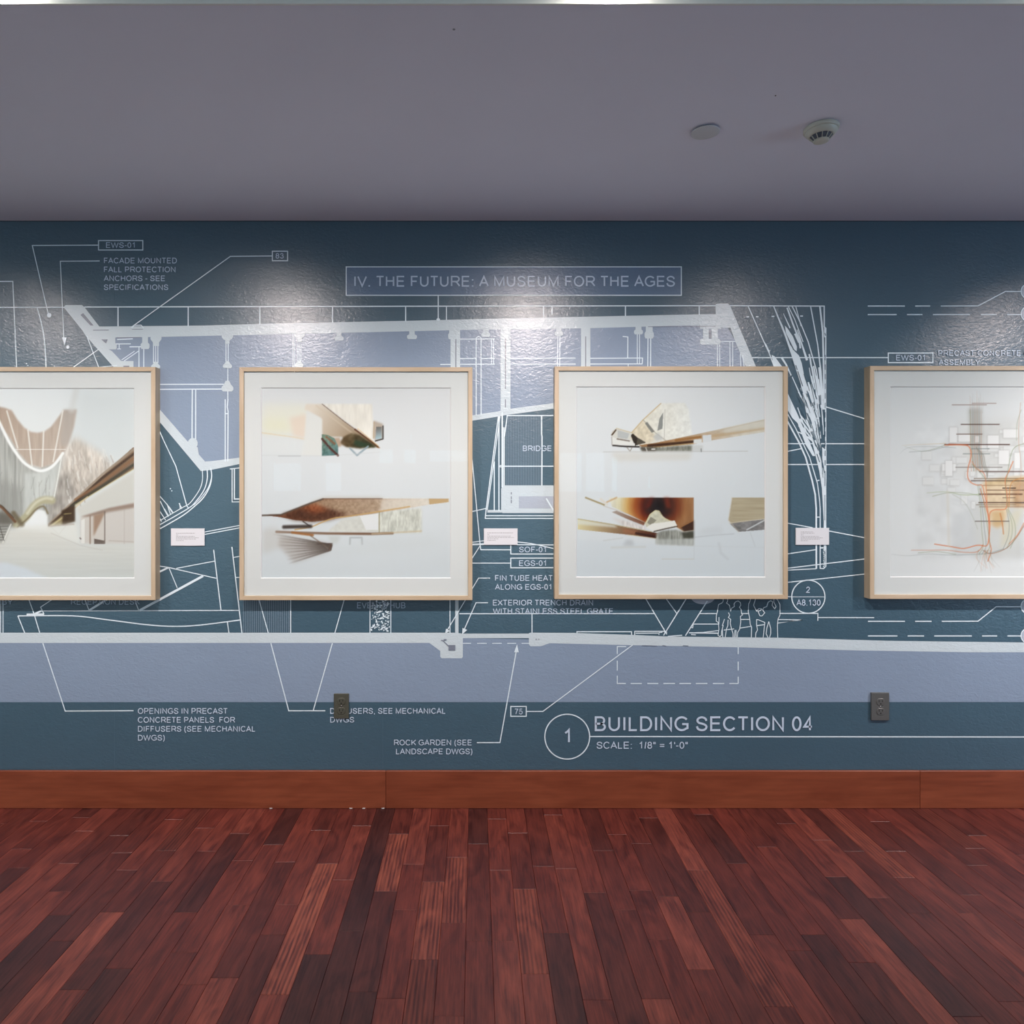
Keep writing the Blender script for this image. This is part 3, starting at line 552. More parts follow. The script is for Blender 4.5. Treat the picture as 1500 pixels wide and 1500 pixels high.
u.rect(1206.2, 698, 1209.9, 806, 3)
for k in range(34):      # splinters fanning from the stem up to the left
    t = r3.random(); x0 = 1154 + t * 44; y0 = 545 + (0.0 if t > .3 else (0.3 - t) * 260) * r3.uniform(.4, 1.05) + r3.uniform(-16, 14)
    if x0 > 1168: y0 -= (x0 - 1168) * 1.0
    f0 = r3.uniform(0.0, 0.35); f1 = f0 + r3.uniform(0.25, 0.6)
    ex, ey = 1200 + t * 8, 660 + r3.uniform(-10, 30)
    cx, cy = (x0 + ex) / 2 + 4 + (1 - t) * 4, (y0 + ey) / 2 - 4
    pts = []
    for j in range(7):
        q = f0 + (min(1, f1) - f0) * j / 6; pts.append(((1 - q) ** 2 * x0 + 2 * q * (1 - q) * cx + q * q * ex + r3.uniform(-.3, .3), (1 - q) ** 2 * y0 + 2 * q * (1 - q) * cy + q * q * ey))
    L(pts, r3.uniform(0.8, 2.4), 3, False, r3.uniform(0.9, 3.2))
u.poly([(1153, 575), (1160, 590), (1168, 607), (1182, 640), (1194, 668), (1190, 668), (1180, 652), (1168, 620), (1160, 612), (1153, 600)], 3)
L([(1168, 597), (1182, 636)], 1.4); L([(1153, 606), (1165, 627), (1177, 652), (1185.5, 670), (1190.5, 686.5), (1197, 708), (1200, 731), (1201, 745), (1201, 832.5), (1206, 832.8), (1209.3, 829.6), (1209.4, 800)], 1.5); L([(1153, 617), (1170, 648), (1179.8, 670), (1184, 685), (1189, 703), (1193.7, 724.5), (1195.2, 745), (1195.4, 833)], 2.4)
L([(1201, 824), (1196, 824)], .01); L([(1195, 757.4), (1200.5, 757.4)], 1.4); L([(1196, 704.5), (1200, 703.3)], 1.6); L([(1201, 802.6), (1206, 802.4)], 1.8)
for k in range(9): y = 805 + k * 3; L([(1206.6 - r3.uniform(0, 1.2), y), (1207.6 + r3.uniform(-.5, .8), y + 2.6)], 1.3)
for x, y in ((1095, 464.3), (1109, 464.2), (1132, 463.7), (1173.8, 463.2)): L([(x - 2, y), (x + 2, y)], 1.7)
u.build('mural_splinter_strokes', M_line)
u = Mur(); r4 = random.Random(23)
for k in range(70):
    t = r4.random(); y0 = 570 + 110 * r4.random(); w_ = (700 - y0) / 700
    xl = 1155 + (y0 - 575) * .42 if y0 > 600 else 1160; xr = 1207
    x0 = xl + 6 + (xr - xl - 10) * t; sl = (1 - t) * .48 + .03; ln = r4.uniform(5, 22)
    if y0 > 650 and t < .2: continue
    u.line([(x0, y0), (x0 + sl * ln * .55, y0 + ln * .5), (x0 + sl * ln, y0 + ln)], r4.uniform(.5, 1.3), 5)
for x, y, l in ((1146, 494, 9), (1152, 503, 14), (1160, 528, 9), (1165, 535, 7), (1168, 544, 22), (1177, 548, 18), (1170, 560, 16), (1183, 575, 20), (1186, 555, 30), (1160, 508, 5), (1207.6, 488, 4), (1192, 600, 12), (1190, 640, 14), (1196, 665, 12)): u.line([(x, y), (x + l * .33, y + l)], 1.1, 5)
for k in range(12): y = 520 + k * 14; u.line([(1208.2, y), (1208.1, y + 8)], .9, 5)
u.line([(1208, 690), (1207.8, 712)], .8, 5); u.line([(1207.6, 725), (1207.4, 762)], .7, 5)
u.build('mural_splinter_gaps', M_blue)
# lettering: a plain single-stroke grotesque, drawn glyph by glyph
def arc(cx, cy, rx, ry, a0, a1, n=14): return [(cx + rx * math.cos(math.radians(a0 + (a1 - a0) * k / n)), cy + ry * math.sin(math.radians(a0 + (a1 - a0) * k / n))) for k in range(n + 1)]
ADV = dict(zip("ABCDEFGHIJKLMNOPQRSTUVWXYZ", (.667, .667, .722, .722, .667, .611, .778, .722, .278, .5, .667, .556, .833, .722, .778, .667, .778, .722, .667, .611, .722, .667, .944, .667, .667, .611)))
ADV.update({c: .556 for c in "0123456789"}); ADV.update({' ': .278, '.': .278, ',': .278, ':': .278, '-': .333, '(': .333, ')': .333, '/': .278, '"': .355, "'": .191, '=': .584})
def glyph(c):
    """strokes in a box x 0..1 (stroke centres), y 0..1"""
    o = []
    S_ = [(.96, .72), (.86, .90), (.52, 1), (.18, .92), (.05, .74), (.20, .58), (.5, .51), (.82, .42), (.98, .26), (.84, .07), (.50, 0), (.14, .08), (.0, .30)]
    if c == 'A': o = [[(0, 0), (.5, 1), (1, 0)], [(.17, .33), (.83, .33)]]
    if c == 'B': o = [[(0, .5), (.58, .5), *arc(.58, .25, .42, .25, 90, -90, 8), (0, 0), (0, 1), (.56, 1), *arc(.56, .75, .37, .25, 90, -90, 8), (.5, .5)]]
    if c == 'C': o = [arc(.53, .5, .53, .5, 38, 322, 26)]
    if c == 'D': o = [[(0, 0), (0, 1), (.45, 1), *arc(.45, .5, .55, .5, 80, -80, 14), (.45, 0), (0, 0)]]
    if c == 'E': o = [[(1, 1), (0, 1), (0, 0), (1, 0)], [(0, .52), (.93, .52)]]
    if c == 'F': o = [[(1, 1), (0, 1), (0, 0)], [(0, .5), (.86, .5)]]
    if c == 'G': o = [[*arc(.53, .5, .53, .5, 40, 312, 26), (1, .16), (1, .47), (.56, .47)]]
    if c == 'H': o = [[(0, 0), (0, 1)], [(1, 0), (1, 1)], [(0, .53), (1, .53)]]
    if c == 'I': o = [[(.5, 0), (.5, 1)]]
    if c == 'J': o = [[(1, 1), (1, .3), *arc(.5, .28, .5, .28, 0, -180, 10)]]
    if c == 'K': o = [[(0, 0), (0, 1)], [(1, 1), (0, .34)], [(.36, .57), (1, 0)]]
    if c == 'L': o = [[(0, 1), (0, 0), (1, 0)]]
    if c == 'M': o = [[(0, 0), (0, 1), (.5, .04), (1, 1), (1, 0)]]
    if c == 'N': o = [[(0, 0), (0, 1), (1, 0), (1, 1)]]
    if c == 'O': o = [arc(.5, .5, .5, .5, 90, 450, 32)]
    if c == 'P': o = [[(0, 0), (0, 1), (.6, 1), *arc(.6, .72, .4, .28, 90, -90, 10), (0, .44)]]
    if c == 'Q': o = [arc(.5, .5, .5, .5, 90, 450, 32), [(.6, .25), (1, -.02)]]
    if c == 'R': o = [[(0, 0), (0, 1), (.6, 1), *arc(.6, .735, .33, .265, 90, -90, 10), (0, .47)], [(.48, .47), (.68, .36), (1, 0)]]
    if c == 'S': o = [smooth_curve(S_, 4)]
    if c == 'T': o = [[(0, 1), (1, 1)], [(.5, 1), (.5, 0)]]
    if c == 'U': o = [[(0, 1), (0, .36), *arc(.5, .36, .5, .36, 180, 360, 14), (1, 1)]]
    if c == 'V': o = [[(0, 1), (.5, 0), (1, 1)]]
    if c == 'W': o = [[(0, 1), (.25, 0), (.5, .98), (.75, 0), (1, 1)]]
    if c == 'X': o = [[(0, 1), (1, 0)], [(0, 0), (1, 1)]]
    if c == 'Y': o = [[(0, 1), (.5, .43), (1, 1)], [(.5, .43), (.5, 0)]]
    if c == 'Z': o = [[(0, 1), (1, 1), (0, 0), (1, 0)]]
    if c == '0': o = [arc(.5, .5, .5, .5, 90, 450, 26)]
    if c == '1': o = [[(.12, .74), (.42, .86), (.62, 1), (.62, 0)]]
    if c == '2': o = [[(.05, .72), *arc(.5, .72, .44, .28, 165, -20, 12), (.62, .40), (.25, .18), (0, 0), (1, 0)]]
    if c == '3': o = [[(.04, .74), *arc(.47, .76, .40, .24, 165, -80, 12), (.4, .52), *arc(.48, .27, .5, .27, 78, -165, 14)]]
    if c == '4': o = [[(.74, 0), (.74, 1), (0, .27), (1, .27)]]
    if c == '5': o = [[(.92, 1), (.2, 1), (.08, .48), *arc(.48, .32, .5, .32, 130, -165, 16)]]
    if c == '6': o = [[*arc(.55, .62, .5, .38, 40, 175, 10), (.03, .42), *arc(.5, .31, .48, .31, 180, 540, 24)]]
    if c == '7': o = [[(0, 1), (1, 1), (.56, .5), (.36, 0)]]
    if c == '8': o = [arc(.5, .76, .42, .24, 90, 450, 20), arc(.5, .27, .5, .27, 90, 450, 20)]
    if c == '9': o = [arc(.5, .69, .48, .31, 0, 360, 24), [(.98, .7), (.93, .3), *arc(.45, .36, .5, .36, -20, -150, 8)]]
    if c == '.': o = [[(.5, -.06), (.5, .07)]]
    if c == ',': o = [[(.5, .06), (.5, -.06), (.3, -.2)]]
    if c == ':': o = [[(.5, -.06), (.5, .07)], [(.5, .58), (.5, .71)]]
    if c == '-': o = [[(0, .38), (1, .38)]]
    if c == '(': o = [[(1, 1.04), (.35, .8), (.1, .4), (.35, 0), (1, -.28)]]
    if c == ')': o = [[(0, 1.04), (.65, .8), (.9, .4), (.65, 0), (0, -.28)]]
    if c == '/': o = [[(1, 1.04), (0, -.04)]]
    if c == '"': o = [[(.12, 1.04), (.12, .68)], [(.88, 1.04), (.88, .68)]]
    if c == "'": o = [[(.5, 1.04), (.5, .68)]]
    if c == '=': o = [[(0, .62), (1, .62)], [(0, .30), (1, .30)]]
    return o
def text(body, x0, x1, y0, y1, m=M_text, name='mural_lettering'):
    CAPE = .716; hs = .069; strokes = []; x = 0.0; lo, hi = 1e9, -1e9
    for ch in body:
        adv = ADV[ch] / CAPE; sb = {'A': .01, 'V': .01, 'Y': .01, 'W': .01, 'T': .03, 'X': .01, 'H': .11, 'N': .105, 'M': .10, 'E': .11, 'B': .10, 'D': .11, 'L': .10, 'F': .11, 'P': .11, 'R': .11, 'U': .11, 'K': .10, '-': .0, '=': .03}.get(ch, .06)
        rb = {'K': 0, 'R': .02, 'L': .05, 'E': .06, 'F': .05, 'P': .07, 'B': .07, 'D': .07}.get(ch, sb)
        a, b = x + sb + hs, x + adv - rb - hs
        for st in glyph(ch):
            pts = [(a + (b - a) * px, hs + (1 - 2 * hs) * py) for px, py in st]; strokes.append(pts)
            lo = min(lo, min(p[0] for p in pts) - hs); hi = max(hi, max(p[0] for p in pts) + hs)
        x += adv
    u = Mur(); ks = (x1 - x0) / (hi - lo); hgt = y1 - y0
    if len(body) == 1: ks = hgt; lo = (lo + hi) / 2 - (x1 - x0) / hgt / 2
    for pts in strokes:
        closed = math.dist(pts[0], pts[-1]) < 1e-6 and len(pts) > 6; q = [(x0 + (p[0] - lo) * ks, y1 - p[1] * hgt) for p in pts]
        if closed: q = q[:-1]
        q = [p for i, p in enumerate(q) if i == 0 or math.dist(p, q[i - 1]) > 1e-4]
        if not closed and len(q) > 1:     # square ends reach the cap line
            pass
        u.line(q, max(0.9, 2 * hs * hgt), 5, closed)
    return mesh_obj(name, u.v, u.f, m, wall)
for t in [("EWS-01", 156, 198, 355.4, 363.6), ("FACADE MOUNTED", 153, 259.7, 378, 386.3), ("FALL PROTECTION", 153, 257.6, 391, 399.3), ("ANCHORS - SEE", 152.6, 242.6, 404, 412.3), ("SPECIFICATIONS", 152.8, 247, 417, 425.3), ("83", 404, 416, 371.2, 379.2),
          ("IV. THE FUTURE: A MUSEUM FOR THE AGES", 519.2, 988.3, 404.4, 420.4), ("BRIDGE", 765.8, 808, 652.7, 660.9), ("SOF-01", 760.3, 799.5, 800.6, 809), ("EGS-01", 760.3, 799.6, 820.6, 829),
          ("FIN TUBE HEAT", 725.2, 809.5, 842.4, 850.8), ("ALONG EGS-01", 725, 807.3, 855.4, 863.7), ("EXTERIOR TRENCH DRAIN", 722, 868.6, 878.4, 886.8), ("WITH STAINLESS STEEL GRATE", 722, 898, 890.8, 899.2),
          ("2", 1180, 1186.2, 859.2, 868.2), ("A8.130", 1166, 1201.3, 877.8, 887), ("PRECAST CONCRETE", 1373.6, 1494.6, 513.3, 521.5), ("PANEL", 1498.8, 1540, 513.3, 521.5), ("ASSEMBLY", 1374, 1435, 526.8, 535), ("EWS-01", 1311.8, 1354, 520, 528.4),
          ("OPENINGS IN PRECAST", 202.6, 334, 1036.8, 1045.3), ("CONCRETE PANELS  FOR", 202.6, 345, 1049.8, 1058.3), ("DIFFUSERS (SEE MECHANICAL", 202.8, 374.5, 1063, 1071.4), ("DWGS)", 202.8, 242, 1076, 1084.4),
          ("DIFFUSERS, SEE MECHANICAL", 484, 652.8, 1036.8, 1045.2), ("DWGS", 484, 519, 1049.7, 1058), ("ROCK GARDEN (SEE", 577.4, 691.3, 1083, 1091.4), ("LANDSCAPE DWGS)", 580.3, 692, 1096, 1104.4), ("75", 753.5, 765.6, 1037.6, 1046.2),
          ("1", 826.5, 834.5, 1067.2, 1088), ("BUILDING SECTION 04", 871, 1190, 1048.8, 1070.6), ("SCALE:  1/8\" = 1'-0\"", 873.6, 1007, 1086, 1096.4)]:
    text(*t)
for t in [("EVENTS HUB", 523.3, 594, 882, 891), ("RECEPTION DESK", 104.8, 205.4, 877, 885.6), ("LOBBY", -22, 20, 877, 885.6)]: text(*t, m=M_text_shade)

# ------------------------------------------------------------------ art prints (flat ink on paper, one vertex colour per sample)
PAPER = lin((216, 219, 220))
class Art:
    def __init__(s, x0, y0, x1, y1, base, step=0.95):
        s.x0, s.y0, s.x1, s.y1 = x0, y0, x1, y1; s.nx = int((x1 - x0) / step) + 1; s.ny = int((y1 - y0) / step) + 1
        s.X, s.Y = np.meshgrid(np.linspace(x0, x1, s.nx), np.linspace(y0, y1, s.ny)); s.C = np.empty(s.X.shape + (3,)); s.C[:] = base
        s.rs = np.random.RandomState(5)
    def blur(s, m, r):
        k = int(round(r)); 
        if k < 1: return m
        for ax in (0, 1):
            for _ in range(2):
                p = np.pad(m, [(k, k) if a == ax else (0, 0) for a in (0, 1)], mode='edge'); c = np.cumsum(p, axis=ax)
                z = np.zeros_like(np.take(c, [0], axis=ax)); c = np.concatenate([z, c], axis=ax); n = m.shape[ax]
                m = (np.take(c, range(2 * k + 1, 2 * k + 1 + n), axis=ax) - np.take(c, range(0, n), axis=ax)) / (2 * k + 1)
        return m
    def put(s, m, c):
        m = np.clip(m, 0, 1)[..., None]; s.C = s.C * (1 - m) + np.asarray(c, float) * m
    def mask(s, pts):
        acc = np.zeros(s.X.shape)
        for dx, dy in ((-.25, -.25), (.25, -.25), (-.25, .25), (.25, .25)):
            ins = np.zeros(s.X.shape, bool); X, Y = s.X + dx, s.Y + dy; n = len(pts)
            for i in range(n):
                (ax, ay), (bx, by) = pts[i], pts[(i + 1) % n]
                if ay == by: continue
                ins ^= ((ay > Y) != (by > Y)) & (X < (bx - ax) * (Y - ay) / (by - ay) + ax)
            acc += ins
        return acc / 4
    def grad(s, a, b, ca, cb):
        dx, dy = b[0] - a[0], b[1] - a[1]; t = np.clip(((s.X - a[0]) * dx + (s.Y - a[1]) * dy) / (dx * dx + dy * dy), 0, 1)[..., None]
        return np.asarray(ca, float) * (1 - t) + np.asarray(cb, float) * t
    def poly(s, pts, c, alpha=1.0, feather=0): s.put(s.blur(s.mask(pts), feather) * alpha, c)
    def line(s, pts, w, c, alpha=1.0, soft=0.6, fade=None):
        dmin = np.full(s.X.shape, 1e9); tt = np.zeros(s.X.shape); n = len(pts) - 1
        for i in range(n):
            (ax, ay), (bx, by) = pts[i], pts[i + 1]; dx, dy = bx - ax, by - ay; L2 = dx * dx + dy * dy + 1e-9
            t = np.clip(((s.X - ax) * dx + (s.Y - ay) * dy) / L2, 0, 1); d = np.hypot(s.X - ax - t * dx, s.Y - ay - t * dy)
            b = d < dmin; dmin = np.where(b, d, dmin); tt = np.where(b, (i + t) / n, tt)
        m = np.clip((w / 2 + soft - dmin) / (2 * soft), 0, 1) * min(1, w / (2 * soft) + .35)
        if fade: m = m * (fade[0] + (fade[1] - fade[0]) * tt)
        s.put(m * alpha, c)
    def noise(s, sx, sy):
        nx, ny = int((s.x1 - s.x0) / sx) + 3, int((s.y1 - s.y0) / sy) + 3; g = s.rs.rand(ny, nx)
        u = (s.X - s.x0) / sx; v = (s.Y - s.y0) / sy; i, j = u.astype(int), v.astype(int); a, b = u - i, v - j; a = a * a * (3 - 2 * a); b = b * b * (3 - 2 * b)
        return (g[j, i] * (1 - a) + g[j, i + 1] * a) * (1 - b) + (g[j + 1, i] * (1 - a) + g[j + 1, i + 1] * a) * b
    def texture(s, pts, sx, sy, amt, feather=1):
        m = s.blur(s.mask(pts), feather)[..., None]; n = (s.noise(sx, sy) - .5) + .6 * (s.noise(sx / 2, sy / 2) - .5); s.C = np.clip(s.C + m * amt * .55 * n[..., None], 0, 255)
    def build(s, off, m, parent):
        k = (D - off) / F
        X = (s.X - VX) * k; Zz = CZ - (s.Y - HY) * k; co = np.stack([X, np.full_like(X, -off), Zz], -1).reshape(-1, 3)
        idx = np.arange(s.nx * s.ny).reshape(s.ny, s.nx); q = np.stack([idx[1:, :-1], idx[1:, 1:], idx[:-1, 1:], idx[:-1, :-1]], -1).reshape(-1, 4)
        me = bpy.data.meshes.new('art_print'); me.vertices.add(len(co)); me.vertices.foreach_set('co', co.ravel()); me.loops.add(q.size); me.loops.foreach_set('vertex_index', q.ravel().astype(np.int32))
        me.polygons.add(len(q)); me.polygons.foreach_set('loop_start', np.arange(0, q.size, 4, dtype=np.int32)); me.update(calc_edges=True)
        at = me.color_attributes.new('ink', 'FLOAT_COLOR', 'POINT'); c = np.clip((lin(s.C) / PAPER) ** 1.14 * np.array((0.625, 0.69, 0.69)), 0, 1)
        at.data.foreach_set('color', np.concatenate([c, np.ones(c.shape[:2] + (1,))], -1).astype(np.float32).ravel()); me.materials.append(m)
        return link(bpy.data.objects.new('art_print', me), parent)
a_ = N('ink_on_paper'); at = a_.n('ShaderNodeVertexColor', layer_name='ink'); a_.l(at.outputs[0], a_.b.inputs['Base Color']); a_.b.inputs['Roughness'].default_value = 0.85; a_.b.inputs['Specular IOR Level'].default_value = 0.2
M_print = a_.m

def art_one():
    A = Art(-86, 567, 197, 848, (216, 220, 220))
    A.put(np.ones(A.X.shape), A.grad((0, 570), (0, 846), (221, 225, 226), (202, 206, 204)))
    A.poly([(110, 568), (197, 568), (197, 665), (120, 700), (100, 640)], (205, 211, 212), .8, 12)
    grey = [(-86, 600), (0, 618), (30, 668), (55, 688), (92, 662), (84, 770), (-86, 775)]
    A.poly(grey, (172, 174, 170), 1, 3); A.texture(grey, 3, 46, 60, 2); A.poly([(-5, 700), (32, 715), (30, 772), (-5, 772)], (150, 152, 148), .6, 5)
    right = [(96, 655), (110, 640), (150, 665), (172, 690), (110, 730), (72, 770), (80, 725)]
    A.poly(right, (200, 193, 184), .95, 5); A.poly([(86, 700), (100, 690), (112, 725), (75, 768), (72, 745)], (158, 154, 148), .85, 4); A.texture(right, 4, 14, 70, 3)
    U = [(-10, 595), (6, 597), (17, 601), (25, 614), (35, 626), (45, 632.5), (55, 634), (65, 632), (75, 625), (84, 613), (93, 601), (112, 600), (108, 625), (98, 655), (92, 668), (80, 680), (60, 685), (42, 680), (28, 664), (14, 641), (-10, 610)]
    A.poly(U, A.grad((0, 600), (110, 690), (176, 160, 146), (192, 182, 172)), 1, 1); A.texture(U, 3, 30, 22, 1)
    A.poly([(93, 600), (112, 600), (104, 640), (97, 655), (88, 650)], (178, 172, 166), .7, 2); A.line([(112, 570), (105, 600)], 9, (205, 207, 205), .6, 3)
    for p, q in (((10, 602), (26, 656)), ((41, 630), (47, 683)), ((64, 632), (62, 683)), ((92, 602), (78, 676))): A.line([p, q], 2.0, (226, 226, 221), .9, .8)
    sail = [(36, 694), (58, 690), (88, 676), (84, 700), (78, 730), (60, 733), (42, 752), (34, 762)]
    A.poly(sail, (198, 202, 199), .9, 2); A.texture(sail, 4, 24, 22, 1)
    A.line(smooth_curve([(-4, 612), (12, 645), (26, 667), (38, 680), (55, 689), (68, 688), (80, 680), (92, 664)]), 4.2, (230, 232, 231), 1, .9); A.line([(22, 658.3), (96, 658.3)], .9, (232, 232, 228), .9, .5); A.line([(91, 664), (84, 705), (79, 730)], 1.6, (228, 230, 226), .9, .7)
    for k in range(70):
        x, y = A.rs.uniform(98, 165), A.rs.uniform(655, 745)
        if y > 770 - (x - 70) * .9: continue
        A.line([(x, y), (x + A.rs.uniform(1, 4), y + A.rs.uniform(5, 14))], A.rs.uniform(.6, 1.8), (222, 222, 218) if k % 3 else (160, 150, 142), .6, .6)
    for k in range(26):
        x, y = A.rs.uniform(0, 78), A.rs.uniform(690, 750); A.line([(x, y), (x - A.rs.uniform(-2, 5), y + A.rs.uniform(8, 26))], .8, (130, 130, 126), .35, .6)
    # arch and tube
    A.poly([(30, 776), (44, 756), (56, 746), (66, 748), (70, 757), (70, 776)], (226, 229, 229), 1, 1)
    A.line(smooth_curve([(24, 768), (38, 757), (50, 741), (62, 733), (76, 733)]), 11, (178, 174, 148), 1, 2); A.line(smooth_curve([(26, 772), (41, 759), (53, 746), (64, 742), (70, 752)]), 2.4, (132, 122, 98), .9, 1); A.line(smooth_curve([(40, 752), (52, 737), (66, 730), (76, 731)]), 4, (206, 204, 184), .9, 1.5)
    A.line([(20, 752), (32, 769)], 7, (112, 102, 82), .8, 2); A.poly([(-20, 748), (14, 752), (22, 768), (10, 770), (-20, 770)], (104, 100, 92), .8, 3); A.line([(-20, 730), (4, 744), (22, 764)], 4, (118, 90, 68), 1, 1); A.line([(-20, 727), (3, 741), (20, 758)], 1, (60, 50, 42), .8, .5)
    # long beam
    beam = [(70, 771), (195, 655), (197, 655), (197, 686), (110, 739), (97, 768)]
    A.poly(beam, A.grad((75, 765), (195, 665), (92, 76, 58), (140, 118, 98)), 1, 0)
    A.line([(72, 768), (150, 695), (197, 657)], 3.5, (160, 146, 130), .9, .8); A.line([(72, 770), (150, 700), (197, 664)], 3.2, (74, 58, 46), .85, 1); A.line([(110, 732), (150, 706), (197, 671)], 3.5, (146, 112, 84), .8, 1); A.line([(105, 741), (150, 712), (197, 680)], 4, (78, 76, 64), .9, 1); A.line([(110, 739.5), (197, 686.5)], 1.2, (196, 188, 140), .8, .6); A.line([(74, 771), (100, 752), (128, 728)], 2, (206, 190, 156), .85, .7)
    A.poly([(90, 748), (110, 740), (110, 764), (92, 770)], (74, 58, 42), .95, 1); A.poly([(70, 771), (92, 755), (90, 770)], (196, 186, 140), .6, 1); A.line([(94, 753), (104, 752)], 1.2, (190, 180, 130), .7, .6); A.line([(74, 771), (108, 768)], 1.6, (110, 84, 66), .8, .8)
    # right hand building
    bld = [(112, 745), (197, 690), (197, 736), (160, 744), (118, 757)]
    A.poly(bld, (203, 203, 197), .9, 2); A.poly([(118, 757), (197, 735), (197, 796), (118, 796)], (203, 199, 193), 1, 1)
    A.poly([(118, 757), (160, 744), (197, 737), (197, 744), (160, 751), (128, 757)], (146, 126, 112), .85, 1); A.poly([(137, 755), (154, 751), (137, 786)], (158, 132, 112), .85, 1); A.line([(132, 756), (132, 796)], 2.2, (148, 130, 116), .8, .7); A.line([(153.5, 750), (153.5, 796)], 1.6, (104, 90, 80), .9, .6); A.line([(182, 746), (182, 796)], 1.1, (160, 148, 140), .8, .6)
    A.poly([(138, 789), (153, 792), (153, 797), (138, 797)], (104, 92, 84), .9, 0); A.poly([(154, 750), (197, 744), (197, 796), (154, 796)], (204, 201, 197), .6, 2); A.line([(160, 792), (197, 794)], 1.2, (176, 168, 160), .7, .8); A.poly([(119, 762), (124, 760), (124, 796), (119, 796)], (222, 222, 218), .9, 0)
    A.line([(117, 788), (118.5, 789.5)], 1.6, (70, 60, 54), 1, .5); A.line([(75, 772), (86, 783), (96, 771)], 1, (160, 158, 150), .8, .5)
    # pale floor
    fl = [(-86, 778), (30, 776), (75, 780), (118, 800), (197, 797), (197, 848), (-86, 848)]
    A.poly([(24, 772), (112, 766), (118, 798), (60, 782), (20, 782)], (220, 221, 216), .85, 3); A.poly(fl, A.grad((0, 780), (0, 846), (212, 212, 206), (200, 204, 202)), .95, 3); A.texture(fl, 60, 2.5, 7, 2); A.line([(75, 781), (118, 799), (150, 806)], 1, (188, 186, 180), .6, .8)
    A.poly([(-86, 824), (8, 824), (36, 832), (72, 848), (-86, 848)], (208, 216, 223), .85, 2)
    A.poly([(-86, 766), (16, 768), (5, 795), (-86, 795)], (150, 150, 144), .7, 2); A.line([(16, 768), (4, 795)], 1.4, (226, 226, 220), .9, .6)
    for k in range(6): A.line([(-20, 772 + k * 4), (12 - k * 1.6, 771 + k * 4)], .8, (70, 68, 64), .7, .5)
    A.line([(0, 772), (6, 792)], 1, (60, 58, 54), .7, .5)
    return A
def art_two():
    A = Art(382, 567, 660, 848, (213, 216, 216)); A.put(np.ones(A.X.shape), A.grad((0, 570), (0, 846), (215, 217, 218), (206, 212, 215)))
    A.poly([(384, 592), (452, 592), (452, 636), (384, 634)], (222, 221, 208), .8, 6); A.poly([(384, 612), (420, 612), (428, 634), (384, 634)], (220, 219, 196), .6, 6); A.poly([(424, 612), (450, 606), (450, 644), (430, 640)], (221, 206, 192), .8, 3); A.line([(384, 634), (428, 640), (450, 644)], 1.4, (216, 196, 160), .7, .8)
    conc = [(472, 592), (545, 592), (548, 645), (541, 642)]
    A.poly(conc, (224, 221, 213), 1, 1); A.texture(conc, 4, 22, 26, 1)
    A.poly([(448, 592), (472, 592), (552, 654), (540, 655), (500, 640), (472, 640), (470, 612), (446, 600)], A.grad((460, 595), (545, 655), (218, 210, 198), (138, 116, 90)), 1, 1); A.line([(463, 594), (510, 630), (545, 655)], 1.6, (205, 192, 174), .6, 1)
    A.poly([(449, 601), (472, 614), (471, 668), (440, 667), (446, 640)], (217, 218, 215), .95, 1)
    A.line([(472, 592), (505, 618), (530, 636)], 1.0, (96, 76, 60), .9, .5); A.line([(520, 629), (540, 644), (554, 655)], 2.6, (104, 68, 44), 1, .6); A.line([(524, 628), (554, 653)], .9, (212, 178, 120), .9, .5)
    wd = [(498, 648), (503, 640), (515, 634), (528, 638), (552, 655), (528, 657), (508, 655), (498, 650)]
    A.poly(wd, A.grad((500, 640), (550, 655), (112, 92, 66), (58, 60, 38)), 1, 1); A.texture(wd, 5, 5, 60, 1); A.poly([(520, 644), (546, 652), (530, 655), (518, 652)], (42, 72, 54), .7, 1)
    A.poly([(486, 642), (498, 641), (500, 654), (490, 655)], (176, 150, 126), .8, 1)
    tl = [(471.5, 636), (480, 637), (490, 642), (495.5, 654), (495.5, 667), (471.5, 668)]
    A.poly(tl, A.grad((475, 640), (488, 668), (120, 142, 124), (88, 122, 124)), 1, 0); A.texture(tl, 3, 4, 60, 0); A.line([(472, 643), (484, 657), (495, 667)], 3.2, (84, 48, 40), .95, .8); A.line([(478, 640), (490, 650)], 3, (140, 92, 66), .8, 1)
    A.line([(513, 657), (523, 667), (539, 654)], 2.8, (152, 168, 176), .9, .7)
    A.poly([(547, 616), (561, 621), (561, 643), (550, 646), (547, 640)], (178, 166, 152), .9, 1); A.poly([(551, 625), (559, 625), (559, 642), (550, 644)], A.grad((552, 626), (556, 644), (118, 116, 112), (176, 200, 208)), 1, 0); A.line([(561, 624), (561, 643), (550, 646)], 1.6, (38, 34, 32), 1, .5); A.line([(548, 618), (547, 642)], 1, (176, 150, 110), .8, .5); A.line([(552, 655), (556, 656)], 1.4, (160, 120, 70), .8, .5)
    A.poly([(384, 640), (446, 644), (446, 666), (384, 662)], (216, 219, 218), .6, 4); A.line([(384, 667), (480, 668), (560, 662)], .9, (200, 203, 203), .7, .8); A.line([(408, 668), (440, 668)], 1, (150, 156, 160), .5, .8)
    # lower picture
    A.poly([(384, 776), (400, 772), (440, 790), (384, 812)], (196, 194, 190), .6, 4)
    roof = [(384, 754.5), (412, 753), (455, 737), (473, 730.5), (657, 730.5), (657, 736), (628, 739), (590, 746), (545, 753), (500, 758), (480, 762), (457, 764.5), (432, 762), (410, 757.5)]
    A.poly(roof, A.grad((410, 757), (640, 735), (120, 74, 46), (216, 212, 202)), 1, 0); A.poly([(455, 738), (476, 731), (560, 731), (556, 750), (500, 757), (480, 745)], (168, 148, 124), .65, 4)
